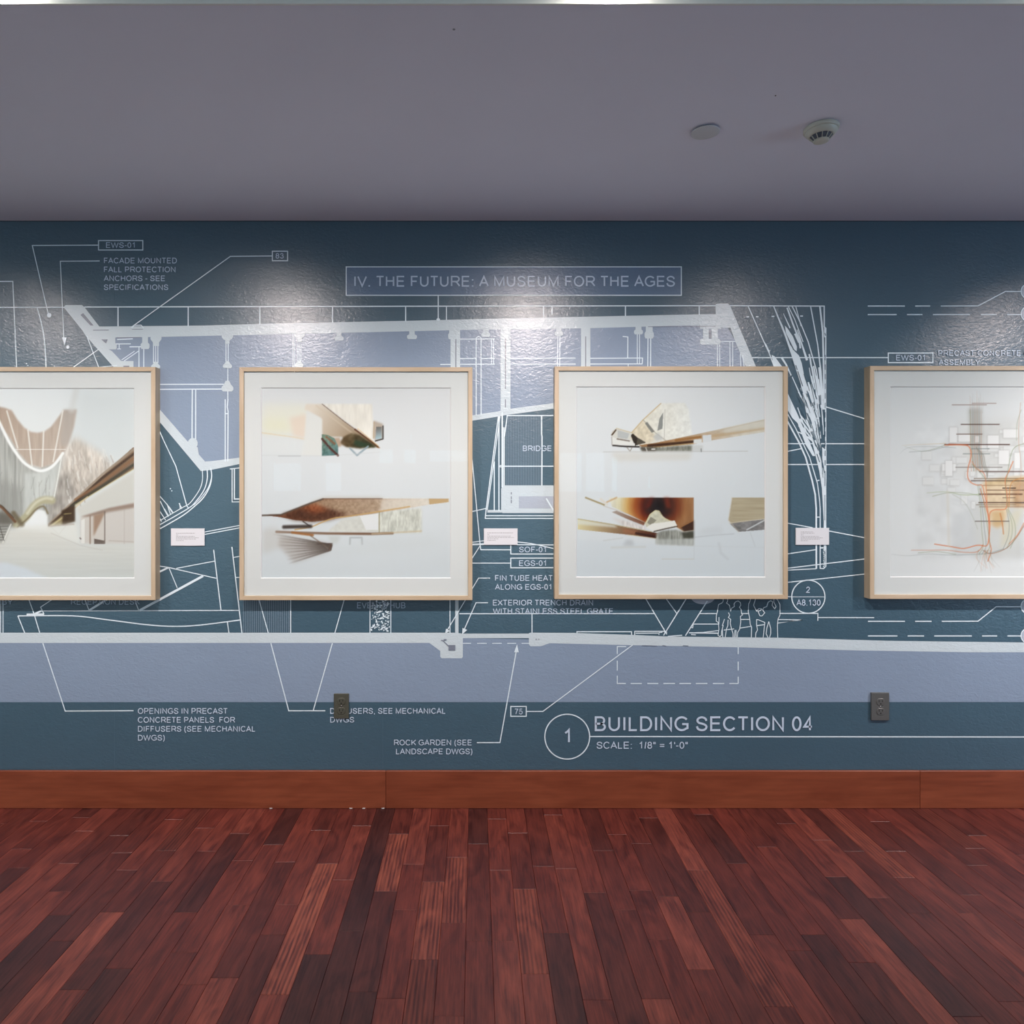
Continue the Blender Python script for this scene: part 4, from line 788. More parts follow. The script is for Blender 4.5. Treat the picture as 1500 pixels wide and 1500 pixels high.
    A.poly([(412, 754), (450, 743), (480, 745), (510, 753), (480, 762), (455, 764), (430, 761)], (76, 44, 28), .8, 3); A.poly([(440, 744), (462, 738), (482, 748), (460, 752)], (164, 92, 54), .65, 3); A.texture(roof, 3, 3, 42, 1)
    A.line([(384, 755), (412, 754), (455, 737), (473, 731)], 2.4, (96, 84, 74), .9, .8); A.line([(473, 730.5), (560, 730.5)], 1.2, (110, 84, 62), .8, .5)
    A.poly([(560, 731), (628, 731), (628, 738), (575, 748), (556, 750)], (214, 209, 198), .7, 2); A.poly([(628, 730.5), (657, 730.5), (657, 735.5), (629, 739)], (190, 166, 128), 1, 0)
    cw = [(482, 776), (500, 762), (556, 752), (617, 744), (617, 780), (482, 779)]
    A.poly(cw, (206, 207, 201), 1, 1); A.poly([(556, 751), (617, 745), (617, 780), (556, 780)], (196, 198, 188), .7, 2); A.texture([(556, 750), (617, 744), (617, 780), (556, 780)], 2.2, 8, 55, 1); A.texture(cw, 5, 5, 16, 1)
    A.poly([(527, 756), (554, 752), (554, 776), (536, 776)], (219, 221, 221), 1, 0); A.line([(555.5, 750), (555.5, 780)], 1.2, (140, 130, 86), .8, .5)
    A.line(smooth_curve([(432, 776), (455, 772), (472, 765), (490, 759), (520, 755), (600, 742)]), 1.7, (194, 164, 112), .95, .6)
    A.line([(416, 772), (455, 771)], 5, (62, 52, 46), .9, 1.6); A.line([(444, 764), (454, 770.5)], 1.6, (56, 46, 42), .95, .6)
    A.line([(405, 779), (432, 780), (480, 781.5), (545, 782), (575, 781)], 3.4, (104, 66, 38), .95, 1, (.5, 1)); A.line([(545, 782), (617, 778)], 2, (196, 180, 148), .8, 1)
    A.line([(428, 780), (458, 784)], 3.4, (160, 110, 64), .9, 1)
    A.poly([(486, 797), (481, 808), (430, 824), (420, 812), (408, 800), (410, 786), (450, 790)], (176, 168, 162), .6, 3)
    for k in range(9):
        t = k / 8; A.line([(486 - 2 * t, 798 + t * 8), (398 + 26 * t + A.rs.uniform(-4, 4), 782 + t * 44)], 2.5, (84, 72, 64), .95, .8, (1, .0))
    A.line([(455, 785), (470, 795), (480, 803)], 1.6, (120, 104, 90), .8, .7); A.line([(480, 797), (486, 796), (481, 807)], 1.4, (90, 60, 48), .8, .6); A.line([(465, 797), (487, 796)], 1.1, (86, 76, 70), .9, .5)
    A.line([(512.5, 797), (513, 787.5), (530, 787.5), (530.5, 797)], 2.2, (168, 174, 176), .8, 1); A.poly([(480, 785), (500, 785), (494, 796), (486, 796)], (196, 200, 198), .8, 2); A.poly([(560, 786), (640, 785), (640, 800), (500, 812), (440, 818)], (203, 208, 209), .6, 8)
    return A
def art_three():
    A = Art(844, 566, 1121.5, 846, (212, 216, 218)); A.put(np.ones(A.X.shape), A.grad((0, 570), (0, 846), (214, 217, 218), (206, 213, 217)))
    mass = [(919, 641), (942, 615), (968, 591), (1003, 590), (1009, 600), (1014, 639), (985, 644), (950, 651), (932, 652)]
    A.poly(mass, A.grad((930, 0), (1014, 0), (214, 211, 198), (220, 222, 218)), 1, 1); A.texture(mass, 4, 4, 26, 1); A.poly([(970, 592), (975, 592), (977, 644), (968, 645)], (222, 222, 216), .6, 1)
    A.poly([(920, 640), (942, 616), (962, 641), (950, 650), (940, 650)], (208, 198, 176), .8, 1); A.texture([(920, 640), (942, 616), (962, 641), (940, 650)], 4, 4, 40, 1); A.line([(919, 641), (942, 615), (968, 591)], 1.3, (190, 168, 128), .9, .6)
    A.line([(942, 615), (960, 634), (975, 645)], 1.2, (150, 146, 132), .7, .6); A.line([(974, 600), (973, 643)], .9, (176, 176, 168), .8, .5)
    A.poly([(944.5, 620), (948, 618), (959, 632), (954.5, 634)], (128, 130, 124), .95, 0); A.poly([(971.5, 604), (970.5, 628), (963, 631), (966, 613)], (140, 143, 140), .95, 0); A.poly([(956, 640), (964, 634), (972, 643), (962, 646)], (182, 185, 184), .8, 1)
    A.poly([(923.5, 637), (927, 635), (934, 641), (946, 648), (930, 653)], (56, 48, 40), 1, 0); A.poly([(934, 641), (946, 649), (932, 652)], (100, 96, 84), .8, 0)
    A.poly([(896, 632), (903, 627), (926, 634), (922, 644), (904, 643), (896, 640)], (206, 206, 200), 1, 0); A.poly([(905, 630), (922, 635), (919, 643), (905, 641)], (180, 184, 184), .9, 0); A.line([(896.5, 637), (902, 630)], 2.2, (88, 70, 50), 1, .5); A.line([(903, 627.5), (926, 634)], 1, (190, 172, 130), .8, .5)
    A.poly([(896, 640), (905, 643), (922, 645), (930, 650), (930, 653), (896.5, 652)], (217, 218, 214), 1, 0); A.line([(904, 643), (922, 646)], 1.6, (86, 74, 60), .8, .6); A.line([(896, 640), (896.5, 652)], .9, (120, 110, 100), .7, .5)
    A.line([(898, 652.5), (915, 654), (936, 654.5)], 2.2, (44, 38, 34), 1, .6); A.line([(918, 655), (923, 661), (926, 655)], 1, (130, 120, 108), .9, .5)
    wing = [(936, 652), (960, 648.7), (1027, 634.7), (1120, 614), (1121, 632.7), (1043, 645), (1016, 650.7), (960, 656), (940, 655)]
    A.poly(wing, A.grad((965, 652), (1085, 622), (158, 122, 84), (206, 202, 190)), 1, 0); A.texture(wing, 8, 3, 24, 1); A.line([(950, 653), (985, 650), (1015, 647)], 4, (70, 46, 28), .95, 1); A.line([(960, 655.5), (1016, 649.5)], .9, (206, 180, 130), .9, .5); A.line([(990, 645), (1026, 640)], 3.4, (150, 106, 58), .8, 1)
    A.poly([(1016, 644), (1028, 643), (1028, 649), (1016, 650)], (210, 213, 212), 1, 0); A.poly([(1029.5, 637.5), (1042, 637), (1042, 646), (1029.5, 648)], (206, 211, 213), 1, 0); A.poly([(1042, 637), (1121, 626), (1121, 629), (1042, 641)], (186, 164, 132), .85, 1); A.poly([(1060, 628), (1121, 616), (1121, 625), (1060, 634)], (206, 203, 192), .8, 2); A.line([(1028, 636), (1121, 615)], 1, (190, 182, 164), .8, .6)
    A.poly([(938, 655), (966, 655), (1014, 652), (1014, 661), (940, 661)], (128, 130, 120), .95, 1); A.texture([(938, 655), (1014, 652), (1014, 661), (940, 661)], 2, 6, 60, 0); A.poly([(937, 655), (962, 656), (960, 661), (941, 661)], (74, 68, 58), .8, 1); A.line([(955, 658), (959, 658)], 2, (222, 222, 218), .9, .5); A.line([(946, 656), (948, 661)], 1.4, (214, 214, 208), .8, .5); A.poly([(1014, 652), (1030, 652), (1030, 661), (1014, 661)], (196, 199, 197), .8, 1)
    A.line([(884, 662), (960, 661.6), (1095, 661)], 1.1, (184, 186, 184), .8, .6); A.poly([(895, 662), (1015, 662), (1010, 674), (900, 676)], (204, 203, 197), .7, 3); A.line([(1027, 657.5), (1027.3, 661.5)], 1.4, (120, 124, 126), .9, .5)
    # lower picture
    A.poly([(846, 729), (1016, 729), (1016, 800), (846, 790)], (214, 218, 219), .5, 2)
    roof = [(892, 729), (1016.3, 729), (1016.3, 777), (1001, 779), (990, 772), (966, 752), (946, 766), (926, 756), (896, 742)]
    d = np.hypot((A.X - 963) / 1.15, (A.Y - 741)); st = [(0, (34, 28, 30)), (12, (48, 34, 32)), (20, (104, 44, 26)), (28, (156, 88, 44)), (38, (196, 160, 100)), (48, (212, 206, 176)), (64, (220, 222, 214))]
    Cc = np.stack([np.interp(d, [q[0] for q in st], [q[1][k] for q in st]) for k in range(3)], -1); R = A.X > 968
    st2 = [(0, (34, 28, 30)), (16, (60, 36, 30)), (26, (120, 62, 36)), (36, (156, 112, 74)), (60, (158, 124, 92))]
    C2 = np.stack([np.interp(d, [q[0] for q in st2], [q[1][k] for q in st2]) for k in range(3)], -1); tt = np.clip((A.X - 962) / 14, 0, 1)[..., None]; A.put(A.mask(roof), Cc * (1 - tt) + C2 * tt); A.texture(roof, 3, 16, 22, 0)
    A.poly([(952, 729), (958, 729), (952, 744), (944, 744)], (132, 40, 22), .6, 2); A.poly([(972, 729), (980, 729), (984, 745), (976, 744)], (150, 60, 30), .6, 2)
    A.poly([(945, 766), (952, 753), (960, 747.3), (965, 748), (970, 757), (985, 764), (990, 771), (962, 776), (947, 773)], (196, 196, 178), 1, 0); A.texture([(945, 766), (960, 748), (970, 757), (985, 764), (962, 776)], 3, 5, 36, 0); A.poly([(948, 766), (953, 757), (962, 762), (954, 770)], (134, 132, 118), .8, 0); A.line([(945, 768), (952, 754), (960, 747.5), (966, 749), (972, 759), (986, 765)], 1, (214, 206, 158), .9, .5)
    A.poly([(946, 773), (955, 767), (966, 766), (988, 762.5), (992, 770), (975, 774), (958, 778)], (224, 224, 218), 1, 0); A.line([(958, 778.5), (975, 774.5), (992, 771)], 1.6, (70, 58, 44), .9, .6)
    A.poly([(997, 772), (1016.3, 762), (1016.3, 778), (1002, 779)], (62, 38, 28), .9, 1); A.line([(997, 772), (1016, 762)], 1.2, (178, 130, 80), .8, .6); A.line([(990, 772), (1002, 779), (1016, 777)], 1.1, (214, 212, 200), .8, .5)
    A.poly([(896, 750), (903, 748), (945, 765), (943, 770), (920, 761)], A.grad((900, 749), (945, 768), (170, 160, 150), (122, 78, 56)), 1, 0); A.line([(884, 741), (920, 753), (946, 766)], 1, (186, 176, 164), .7, .6); A.line([(858, 729), (885, 739.5)], 2.4, (160, 146, 106), .9, .6); A.line([(889, 735.5), (903, 729)], 2.4, (196, 166, 126), .8, .7); A.line([(880, 731), (889, 739)], 3, (214, 208, 196), .8, 1)
    A.poly([(896, 758), (945, 770), (945, 778), (915, 772)], (208, 200, 194), .7, 2); A.texture([(910, 762), (945, 770), (945, 778), (912, 772)], 1.6, 8, 60, 1)
    bm_ = [(846.5, 760), (880, 765), (920, 773), (964, 781), (961, 789), (930, 784.5), (880, 779), (846.5, 775.5)]
    A.poly(bm_, A.grad((846, 768), (962, 786), (214, 206, 166), (86, 44, 28)), 1, 0); A.poly([(846.5, 761), (900, 769), (905, 773), (846.5, 768)], (212, 215, 206), .8, 1); A.poly([(912, 774), (934, 777), (932, 783), (912, 780)], (176, 120, 88), .6, 2); A.line([(932, 781), (960, 786)], 3, (58, 32, 24), .9, 1); A.line([(846.5, 760), (900, 768.5), (955, 779)], .9, (168, 158, 110), .8, .5); A.line([(920, 783.5), (962, 789)], .9, (206, 196, 160), .8, .5)
    gb = [(961, 781), (972, 777), (992, 776), (1004, 781), (1016.3, 778), (1016.3, 799), (961, 797)]
    A.poly(gb, (150, 152, 144), .95, 1); A.texture(gb, 2, 12, 80, 1); A.poly([(998, 780), (1016.3, 778), (1016.3, 789), (1002, 789)], (64, 64, 52), .85, 1); A.poly([(961, 790), (1016.3, 789), (1016.3, 799), (961, 798)], (196, 200, 198), .6, 1)
    A.poly([(912, 800), (917, 791), (927, 791), (929, 800)], (186, 191, 194), .8, 2); A.line([(884, 792), (912, 788)], 1, (190, 194, 192), .8, 1); A.line([(896, 802), (945, 801)], 2.4, (200, 202, 198), .7, 1.5); A.line([(970, 819), (1016, 819)], 1, (196, 194, 186), .8, .8); A.line([(1016.5, 729), (1016.8, 819)], 1, (198, 203, 206), .8, .6)
    A.poly([(1072.5, 729), (1120, 729), (1120, 760), (1095, 764), (1072, 768), (1067, 762)], (178, 168, 144), 1, 0); A.texture([(1072, 729), (1120, 729), (1120, 760), (1072, 768)], 30, 2, 22, 0); A.poly([(1069, 767), (1095, 763.5), (1120, 760.5), (1120, 776), (1100, 777.5), (1082, 779), (1074, 772)], (136, 135, 134), 1, 0); A.texture([(1069, 767), (1120, 761), (1120, 776), (1082, 779)], 5, 4, 50, 0); A.line([(1094, 776), (1120, 762)], 1.8, (206, 210, 212), .9, .6); A.line([(1068, 766), (1120, 760)], 1, (206, 200, 186), .8, .5); A.line([(1072, 729), (1067, 762), (1082, 779)], 1.4, (204, 196, 180), .6, 1)
    A.line([(1018, 787), (1045, 784), (1075, 782)], 1.2, (180, 186, 190), .7, .8); A.poly([(1022, 784), (1030, 774), (1055, 770), (1060, 782)], (200, 205, 208), .6, 3); A.line([(1099, 780), (1106, 800)], 1, (186, 192, 195), .6, .8); A.line([(1053, 796), (1056, 810), (1066, 819)], 3, (194, 199, 202), .6, 2); A.line([(1018, 800), (1120, 802)], 1, (200, 205, 207), .6, 1)
    return A
def art_four():
    A = Art(1304, 566, 1586, 846, (218, 220, 220))
    A.poly([(1342, 650), (1560, 640), (1560, 818), (1342, 818)], (210, 212, 212), .8, 6); A.poly([(1400, 620), (1500, 610), (1560, 640), (1560, 700), (1400, 700)], (207, 207, 204), .7, 8); A.texture([(1342, 620), (1570, 620), (1570, 818), (1342, 818)], 14, 14, 16, 3)
    A.poly([(1424, 735), (1500, 730), (1560, 760), (1540, 818), (1430, 818), (1424, 780)], (196, 197, 194), .7, 5); A.poly([(1395, 755), (1424, 745), (1432, 815), (1395, 815)], (190, 193, 194), .5, 4)
    A.poly([(1419, 598), (1437, 598), (1440, 690), (1424, 690)], (160, 160, 154), .6, 3)
    rs = A.rs
    for k in range(60):
        x, y, w_, h_ = rs.uniform(1345, 1560), rs.uniform(630, 735), rs.uniform(5, 16), rs.uniform(4, 14)
        if x < 1380 and y < 660: continue
        A.poly([(x - 1.5, y - 1), (x + w_, y - 1), (x + w_, y + h_ + 1.5), (x - 1.5, y + h_ + 1.5)], (188, 188, 186), .5, 1); A.poly([(x, y), (x + w_, y), (x + w_, y + h_), (x, y + h_)], (220, 221, 220), .8, 0)
    for r_ in ((1391, 626, 1402, 648), (1404, 637, 1421, 647), (1380, 680, 1400, 690), (1385, 675, 1395, 697), (1447, 638, 1463, 656), (1470, 629, 1491, 641), (1463, 660, 1478, 680), (1486, 663, 1494, 686)):
        A.poly([(r_[0] - 1.5, r_[1] - 1), (r_[2] + 1, r_[1] - 1), (r_[2] + 1, r_[3] + 1.5), (r_[0] - 1.5, r_[3] + 1.5)], (178, 178, 176), .5, 1); A.poly([(r_[0], r_[1]), (r_[2], r_[1]), (r_[2], r_[3]), (r_[0], r_[3])], (224, 224, 223), 1, 0)
    tan = [(1438, 706), (1470, 700), (1500, 698), (1580, 705), (1562, 742), (1500, 745), (1478, 742), (1474, 760), (1462, 775), (1448, 768), (1445, 735)]
    A.poly(tan, (214, 196, 168), .95, 2); A.poly([(1482, 704), (1545, 706), (1535, 742), (1486, 742)], (182, 152, 120), .85, 2); A.poly([(1444, 704), (1500, 698), (1500, 706), (1444, 712)], (190, 168, 128), .6, 2); A.texture(tan, 8, 10, 30, 1); A.poly([(1452, 750), (1470, 748), (1472, 772), (1456, 770)], (196, 166, 122), .6, 2); A.poly([(1500, 745), (1482, 790), (1465, 805), (1470, 770), (1485, 748)], (206, 202, 184), .8, 3)
    for r0 in (58, 70, 84): A.line([(1394 + r0 * .5 * math.cos(t), 770 + r0 * .55 * math.sin(t)) for t in np.linspace(-1.5, 1.4, 16)], 1.6, (198, 201, 202), .5, 1.5)
    dk, og, gn, gr = (92, 72, 64), (208, 134, 96), (132, 146, 112), (120, 132, 130)
    def cv(pts, w_, c, a=.9, fade=None): A.line(smooth_curve(pts, 5), w_ * .8, c, a * .9, .5, fade)
    for x, lo in ((1421, 580), (1424.5, 577), (1427.5, 590), (1431, 573), (1434, 583), (1437, 600)):
        cv([(x, lo), (x + .6, 620), (x + .2, 660), (x + 2, 690)], 1.0, (196, 140, 110) if x % 2 > .6 else (132, 128, 120), .7, (.2, 1))
    cv([(1427, 690), (1424, 670), (1422, 640), (1421, 600)], 1.2, gn, .5)
    for x, y, e, ww, c in ((1395, 593, 1445, 1.1, (150, 130, 122)), (1424, 590.8, 1459, 1, (160, 136, 128)), (1408, 621.6, 1463.5, 1.5, dk), (1401.5, 636, 1438.5, 1.2, (112, 92, 82)), (1384, 651.2, 1478.5, 1.7, (80, 52, 44)), (1423, 657.4, 1449, 1, gr), (1411, 664.8, 1450, 1, gr), (1400, 684.5, 1468, 1, (110, 104, 100)), (1434.7, 690.8, 1540, 1.4, (84, 60, 52)), (1427, 701, 1520, 1.1, (120, 104, 84)), (1422.7, 704.2, 1550, 1.4, (84, 64, 54)), (1469, 715, 1487.5, 1.7, (66, 48, 42)), (1445, 718, 1520, 1.2, (110, 84, 66)), (1434.5, 724, 1497, 1.7, (90, 58, 44)), (1469, 729, 1487, 1, (100, 84, 72)), (1434, 736.3, 1545, 1.5, (76, 54, 46)), (1430, 739.4, 1488, 1, (130, 116, 100)), (1428.7, 763.4, 1478, 1.2, (96, 84, 78)), (1440, 711, 1483, 1, (140, 116, 90)), (1435, 742.4, 1560, 1, (140, 110, 90))): A.line([(x, y), (e, y)], ww, c, .9, .55)
    A.line([(1390, 651), (1418, 651.4)], 1.8, (150, 66, 34), .9, .6)
    cv([(1384, 652), (1413, 652), (1421, 657), (1422.5, 668), (1418.5, 684), (1417.5, 698), (1422, 706.5), (1431, 710.5), (1438.5, 711), (1441.5, 722), (1446, 742), (1448.5, 765), (1448.5, 788), (1445, 799.5), (1432, 798.6), (1412, 803.4), (1395, 801), (1369, 797)], 1.9, og, .95)
    cv([(1436, 716), (1443, 740), (1450, 765), (1449, 790), (1452, 806), (1447, 822)], 1.8, og, .85); cv([(1424, 676), (1430, 686), (1440, 692), (1443.5, 700), (1444.5, 714), (1446, 736)], 1.5, og, .85); cv([(1424, 680), (1434, 690), (1444, 702)], 1.2, gn, .7)
    cv([(1449, 766), (1450, 752), (1456, 747), (1468, 746.5), (1474.5, 743), (1475, 724), (1472.5, 704), (1478, 690), (1484, 676)], 1.9, og, .9); cv([(1477, 745), (1473, 720), (1475, 700), (1483, 660), (1500, 650), (1520, 648)], 1.2, gn, .7); cv([(1478, 742), (1480, 712), (1490, 702), (1520, 698)], 1.6, (200, 140, 80), .8)
    cv([(1520, 740), (1500, 770), (1490, 786), (1478, 800), (1466, 807), (1450, 811), (1440, 806)], 1.3, (150, 110, 84), .85); cv([(1500, 766), (1490, 784), (1478, 797)], 1.6, og, .8)
    for dx in (0, 2.5, 5): cv([(1430 + dx, 655 + dx), (1436 + dx, 668), (1438 + dx, 680), (1444 + dx * .6, 690), (1446, 700)], 1, (120, 116, 104), .7)
    for dx in (0, 4, 9): cv([(1432 + dx * .5, 710), (1436 + dx * .6, 740), (1438 + dx, 775), (1440 + dx * 1.1, 800), (1434 + dx, 812)], 1.1, gn if dx != 4 else gr, .65)
    for dx in (0, 5, 10): cv([(1474 + dx * .3, 746), (1478 + dx * .8, 765), (1477 + dx, 785), (1470 + dx, 803)], 1.1, gn if dx else gr, .65)
    cv([(1465, 752), (1468, 765), (1470, 782)], 2.4, (190, 120, 66), .6); cv([(1495, 590), (1492, 640), (1496, 690), (1490, 730)], 1.2, (196, 150, 120), .5); cv([(1496, 600), (1490, 620), (1489, 645)], 1, gn, .5)
    cv([(1321, 652.5), (1350, 651), (1385, 649.5)], 1, (200, 180, 140), .7, (.3, 1)); cv([(1325, 654), (1350, 661), (1370, 657), (1384, 652)], 1, gn, .55, (.3, 1)); cv([(1318, 665), (1330, 656), (1360, 654), (1400, 656)], .9, gr, .5, (.2, 1)); cv([(1332, 662), (1362, 660), (1390, 653)], .9, gr, .5)
    cv([(1335, 806), (1360, 806), (1388, 806), (1412, 809), (1432, 808), (1440, 798)], 1.4, (196, 120, 84), .85, (.5, 1)); cv([(1306, 812), (1330, 814), (1360, 811.5), (1390, 813), (1430, 812), (1450, 810), (1470, 804)], 1.2, gr, .7, (.2, 1)); cv([(1345, 810), (1372, 808), (1400, 812)], 1, gn, .6)
    cv([(1358, 722), (1386, 720.5), (1410, 725), (1434, 724)], 1.5, (150, 168, 120), .75, (.4, 1)); cv([(1366, 727), (1388, 722), (1414, 722), (1434, 726)], 1, gn, .6); cv([(1395, 724), (1412, 735), (1424, 755), (1432, 775)], 1, (160, 166, 150), .6); A.line([(1388, 720), (1390, 800)], 3, (206, 200, 188), .5, 2)
    for k in range(14):
        x0 = 1434 + rs.uniform(-2, 18); cv([(x0, 806), (x0 + rs.uniform(-4, 4), 818), (x0 + rs.uniform(-10, 22) * .7, 828 + rs.uniform(0, 12))], .9, (150, 150, 140) if k % 3 else og, .6, (.9, .3))
    for k in range(9):
        x0 = 1420 + k * 2.4; cv([(x0 + rs.uniform(-3, 3), 572 + rs.uniform(0, 14)), (x0 + 1, 592), (x0, 605)], .8, (176, 170, 160), .5, (.2, .9))
    return A

# ------------------------------------------------------------------ frames
B = 0.044
def framed(x0, y0, x1, y1, wx0, wy0, wx1, wy1, art, label, rails=6.3):
    a, b = P(x0, y1, B), P(x1, y0, B); ww = rails * (D - B) / F
    cx = (a.x + b.x) / 2
    t = empty('framed_print', (cx, 0, a.z), label, 'framed picture', 'framed architectural prints in a row on the mural wall')
    def rel(o):
        o.location = (-cx, 0, -a.z); return o
    X0, X1, Z0, Z1 = a.x, b.x, a.z, b.z; yb = -SHT - 0.0003
    def rail(pts_o, pts_i, m):
        bm = bmesh.new(); q = []
        for yy in (yb, -B):
            for p in (pts_o[0], pts_o[1], pts_i[1], pts_i[0]): q.append(bm.verts.new((p[0], yy, p[1])))
        bm.faces.new(q[:4]); bm.faces.new(q[4:])
        for i in range(4): j = (i + 1) % 4; bm.faces.new((q[i], q[j], q[4 + j], q[4 + i]))
        es = [e for e in bm.edges if all(abs(v.co.y + B) < 1e-6 for v in e.verts)]
        long_es = [e for e in es if abs(e.verts[0].co.x - e.verts[1].co.x) < 1e-6 or abs(e.verts[0].co.z - e.verts[1].co.z) < 1e-6]
        bmesh.ops.bevel(bm, geom=long_es, offset=0.0009, segments=2, affect='EDGES', profile=0.5)
        rel(from_bm('frame_rail', bm, m, t))
    g = 0.00012
    rail([(X0 + g, Z1), (X1 - g, Z1)], [(X0 + ww + g, Z1 - ww), (X1 - ww - g, Z1 - ww)], M_maple_h); rail([(X0 + g, Z0), (X1 - g, Z0)], [(X0 + ww + g, Z0 + ww), (X1 - ww - g, Z0 + ww)], M_maple_h)
    rail([(X0, Z0 + g), (X0, Z1 - g)], [(X0 + ww, Z0 + ww + g), (X0 + ww, Z1 - ww - g)], M_maple_v); rail([(X1, Z0 + g), (X1, Z1 - g)], [(X1 - ww, Z0 + ww + g), (X1 - ww, Z1 - ww - g)], M_maple_v)
    iy = 0.0355                                      # mat face
    ix0, ix1, iz0, iz1 = X0 + ww - 0.0003, X1 - ww + 0.0003, Z0 + ww - 0.0003, Z1 - ww + 0.0003
    c, d = P(wx0, wy1, iy), P(wx1, wy0, iy); be, dep = 0.0032, 0.0036
    O = [(ix0, iz0), (ix1, iz0), (ix1, iz1), (ix0, iz1)]; I = [(c.x, c.z), (d.x, c.z), (d.x, d.z), (c.x, d.z)]; J = [(c.x + be, c.z + be), (d.x - be, c.z + be), (d.x - be, d.z - be), (c.x + be, d.z - be)]
    vs = [(p[0], -iy, p[1]) for p in O] + [(p[0], -iy, p[1]) for p in I] + [(p[0], -iy + dep, p[1]) for p in O] + [(p[0], -iy + dep, p[1]) for p in I]
    fs = [(i, (i + 1) % 4, 4 + (i + 1) % 4, 4 + i) for i in range(4)] + [(8 + i, 12 + i, 12 + (i + 1) % 4, 8 + (i + 1) % 4) for i in range(4)] + [(i, 8 + i, 8 + (i + 1) % 4, (i + 1) % 4) for i in range(4)] + [(4 + i, 4 + (i + 1) % 4, 12 + (i + 1) % 4, 12 + i) for i in range(4)]
    mt = rel(mesh_obj('mat', vs, fs, M_mat, t))
    vs = [(p[0], -iy + 0.0001, p[1]) for p in I] + [(p[0], -iy + dep, p[1]) for p in J]
    bv = mesh_obj('mat_bevel', vs, [(i, (i + 1) % 4, 4 + (i + 1) % 4, 4 + i) for i in range(4)], M_bevel, t); rel(bv)
    pr = rel(art.build(iy - dep - 0.0006, M_print, t))
    box_bm = bmesh.new(); add_box(box_bm, ix0, ix1, -(iy - dep - 0.0012), yb - 0.001, iz0, iz1); rel(from_bm('backing_board', box_bm, M_mat, t))
    gz = mesh_obj('glazing', [(ix0, -iy - 0.0012, iz0), (ix1, -iy - 0.0012, iz0), (ix1, -iy - 0.0012, iz1), (ix0, -iy - 0.0012, iz1)], [(0, 1, 2, 3)], M_glass, t); rel(gz)
    return t
framed(-114, 537.5, 227.5, 879.2, -87, 568.3, 196.8, 847.2, art_one(), 'maple framed print of a pale swooping interior with curved white ribs, leftmost')
framed(350.5, 537.8, 692, 879.2, 381.8, 567.6, 660.6, 847.2, art_two(), 'maple framed print, sunlit overhang above and brown swept roof with dark steps below')
framed(812.4, 536.6, 1154.3, 877.6, 843.8, 566, 1121.6, 845.8, art_three(), 'maple framed print with a tilted angular building above and a dark orange glowing vault below')
framed(1274.5, 536, 1616, 877.4, 1304, 566, 1586, 845.6, art_four(), 'maple framed print of a city map with orange curving lines, rightmost')

# ------------------------------------------------------------------ captions beside the prints
def caption(x0, y0, x1, y1, label, rows):
    a, b = P(x0, y1), P(x1, y0); t = empty('caption_card', ((a.x + b.x) / 2, 0, a.z), label, 'label', 'white caption cards between the framed prints')
    yb = SHT + 0.0017
    c = box('card', a.x, b.x, -yb - 0.0035, -yb, a.z, b.z, M_card, t, 0.0003); c.location = (-t.location.x, 0, -t.location.z)
    u = Mur(); r = random.Random(int(x0)); off = yb + 0.0038
    for fx0, fy, wd, hh in rows:
        x = x0 + fx0
        while x < x0 + fx0 + wd:
            w_ = min(r.uniform(1.2, 3.6), x0 + fx0 + wd - x)
            u.f.append([u.pt((x, y0 + fy), off), u.pt((x + w_, y0 + fy), off), u.pt((x + w_, y0 + fy + hh), off), u.pt((x, y0 + fy + hh), off)]); x += w_ + 0.7
    o = mesh_obj('caption_text', u.v, u.f, M_ink, t); o.location = (-t.location.x, 0, -t.location.z)
caption(251.3, 774, 300.4, 799.2, 'small white caption card to the right of the swooping interior print', [(7.6, 6.6, 28, .7), (7.6, 9.2, 3.4, .6), (7.6, 11.3, 27, .6), (7.6, 13.3, 33, .6), (7.6, 15.3, 29, .6), (7.6, 17.4, 11, .6)])
caption(708.8, 774, 758, 798, 'small white caption card between the two-view prints, above the lettering SOF-01', [(5, 6.2, 38, .7), (5, 8.6, 3, .6), (5, 10.8, 34, .6), (5, 12.8, 39, .6), (5, 14.8, 16, .6), (5, 17, 12, .6)])
caption(1164.8, 773.2, 1213.4, 798, 'small white caption card over the pale splinter strokes, left of the city map print', [(7, 5.4, 18, .6), (7, 7.4, 20, .6), (7, 9.9, 4, .6), (7, 12.2, 27, .6), (7, 14.2, 32, .6), (7, 16.2, 28, .6), (7, 18.3, 11, .6)])

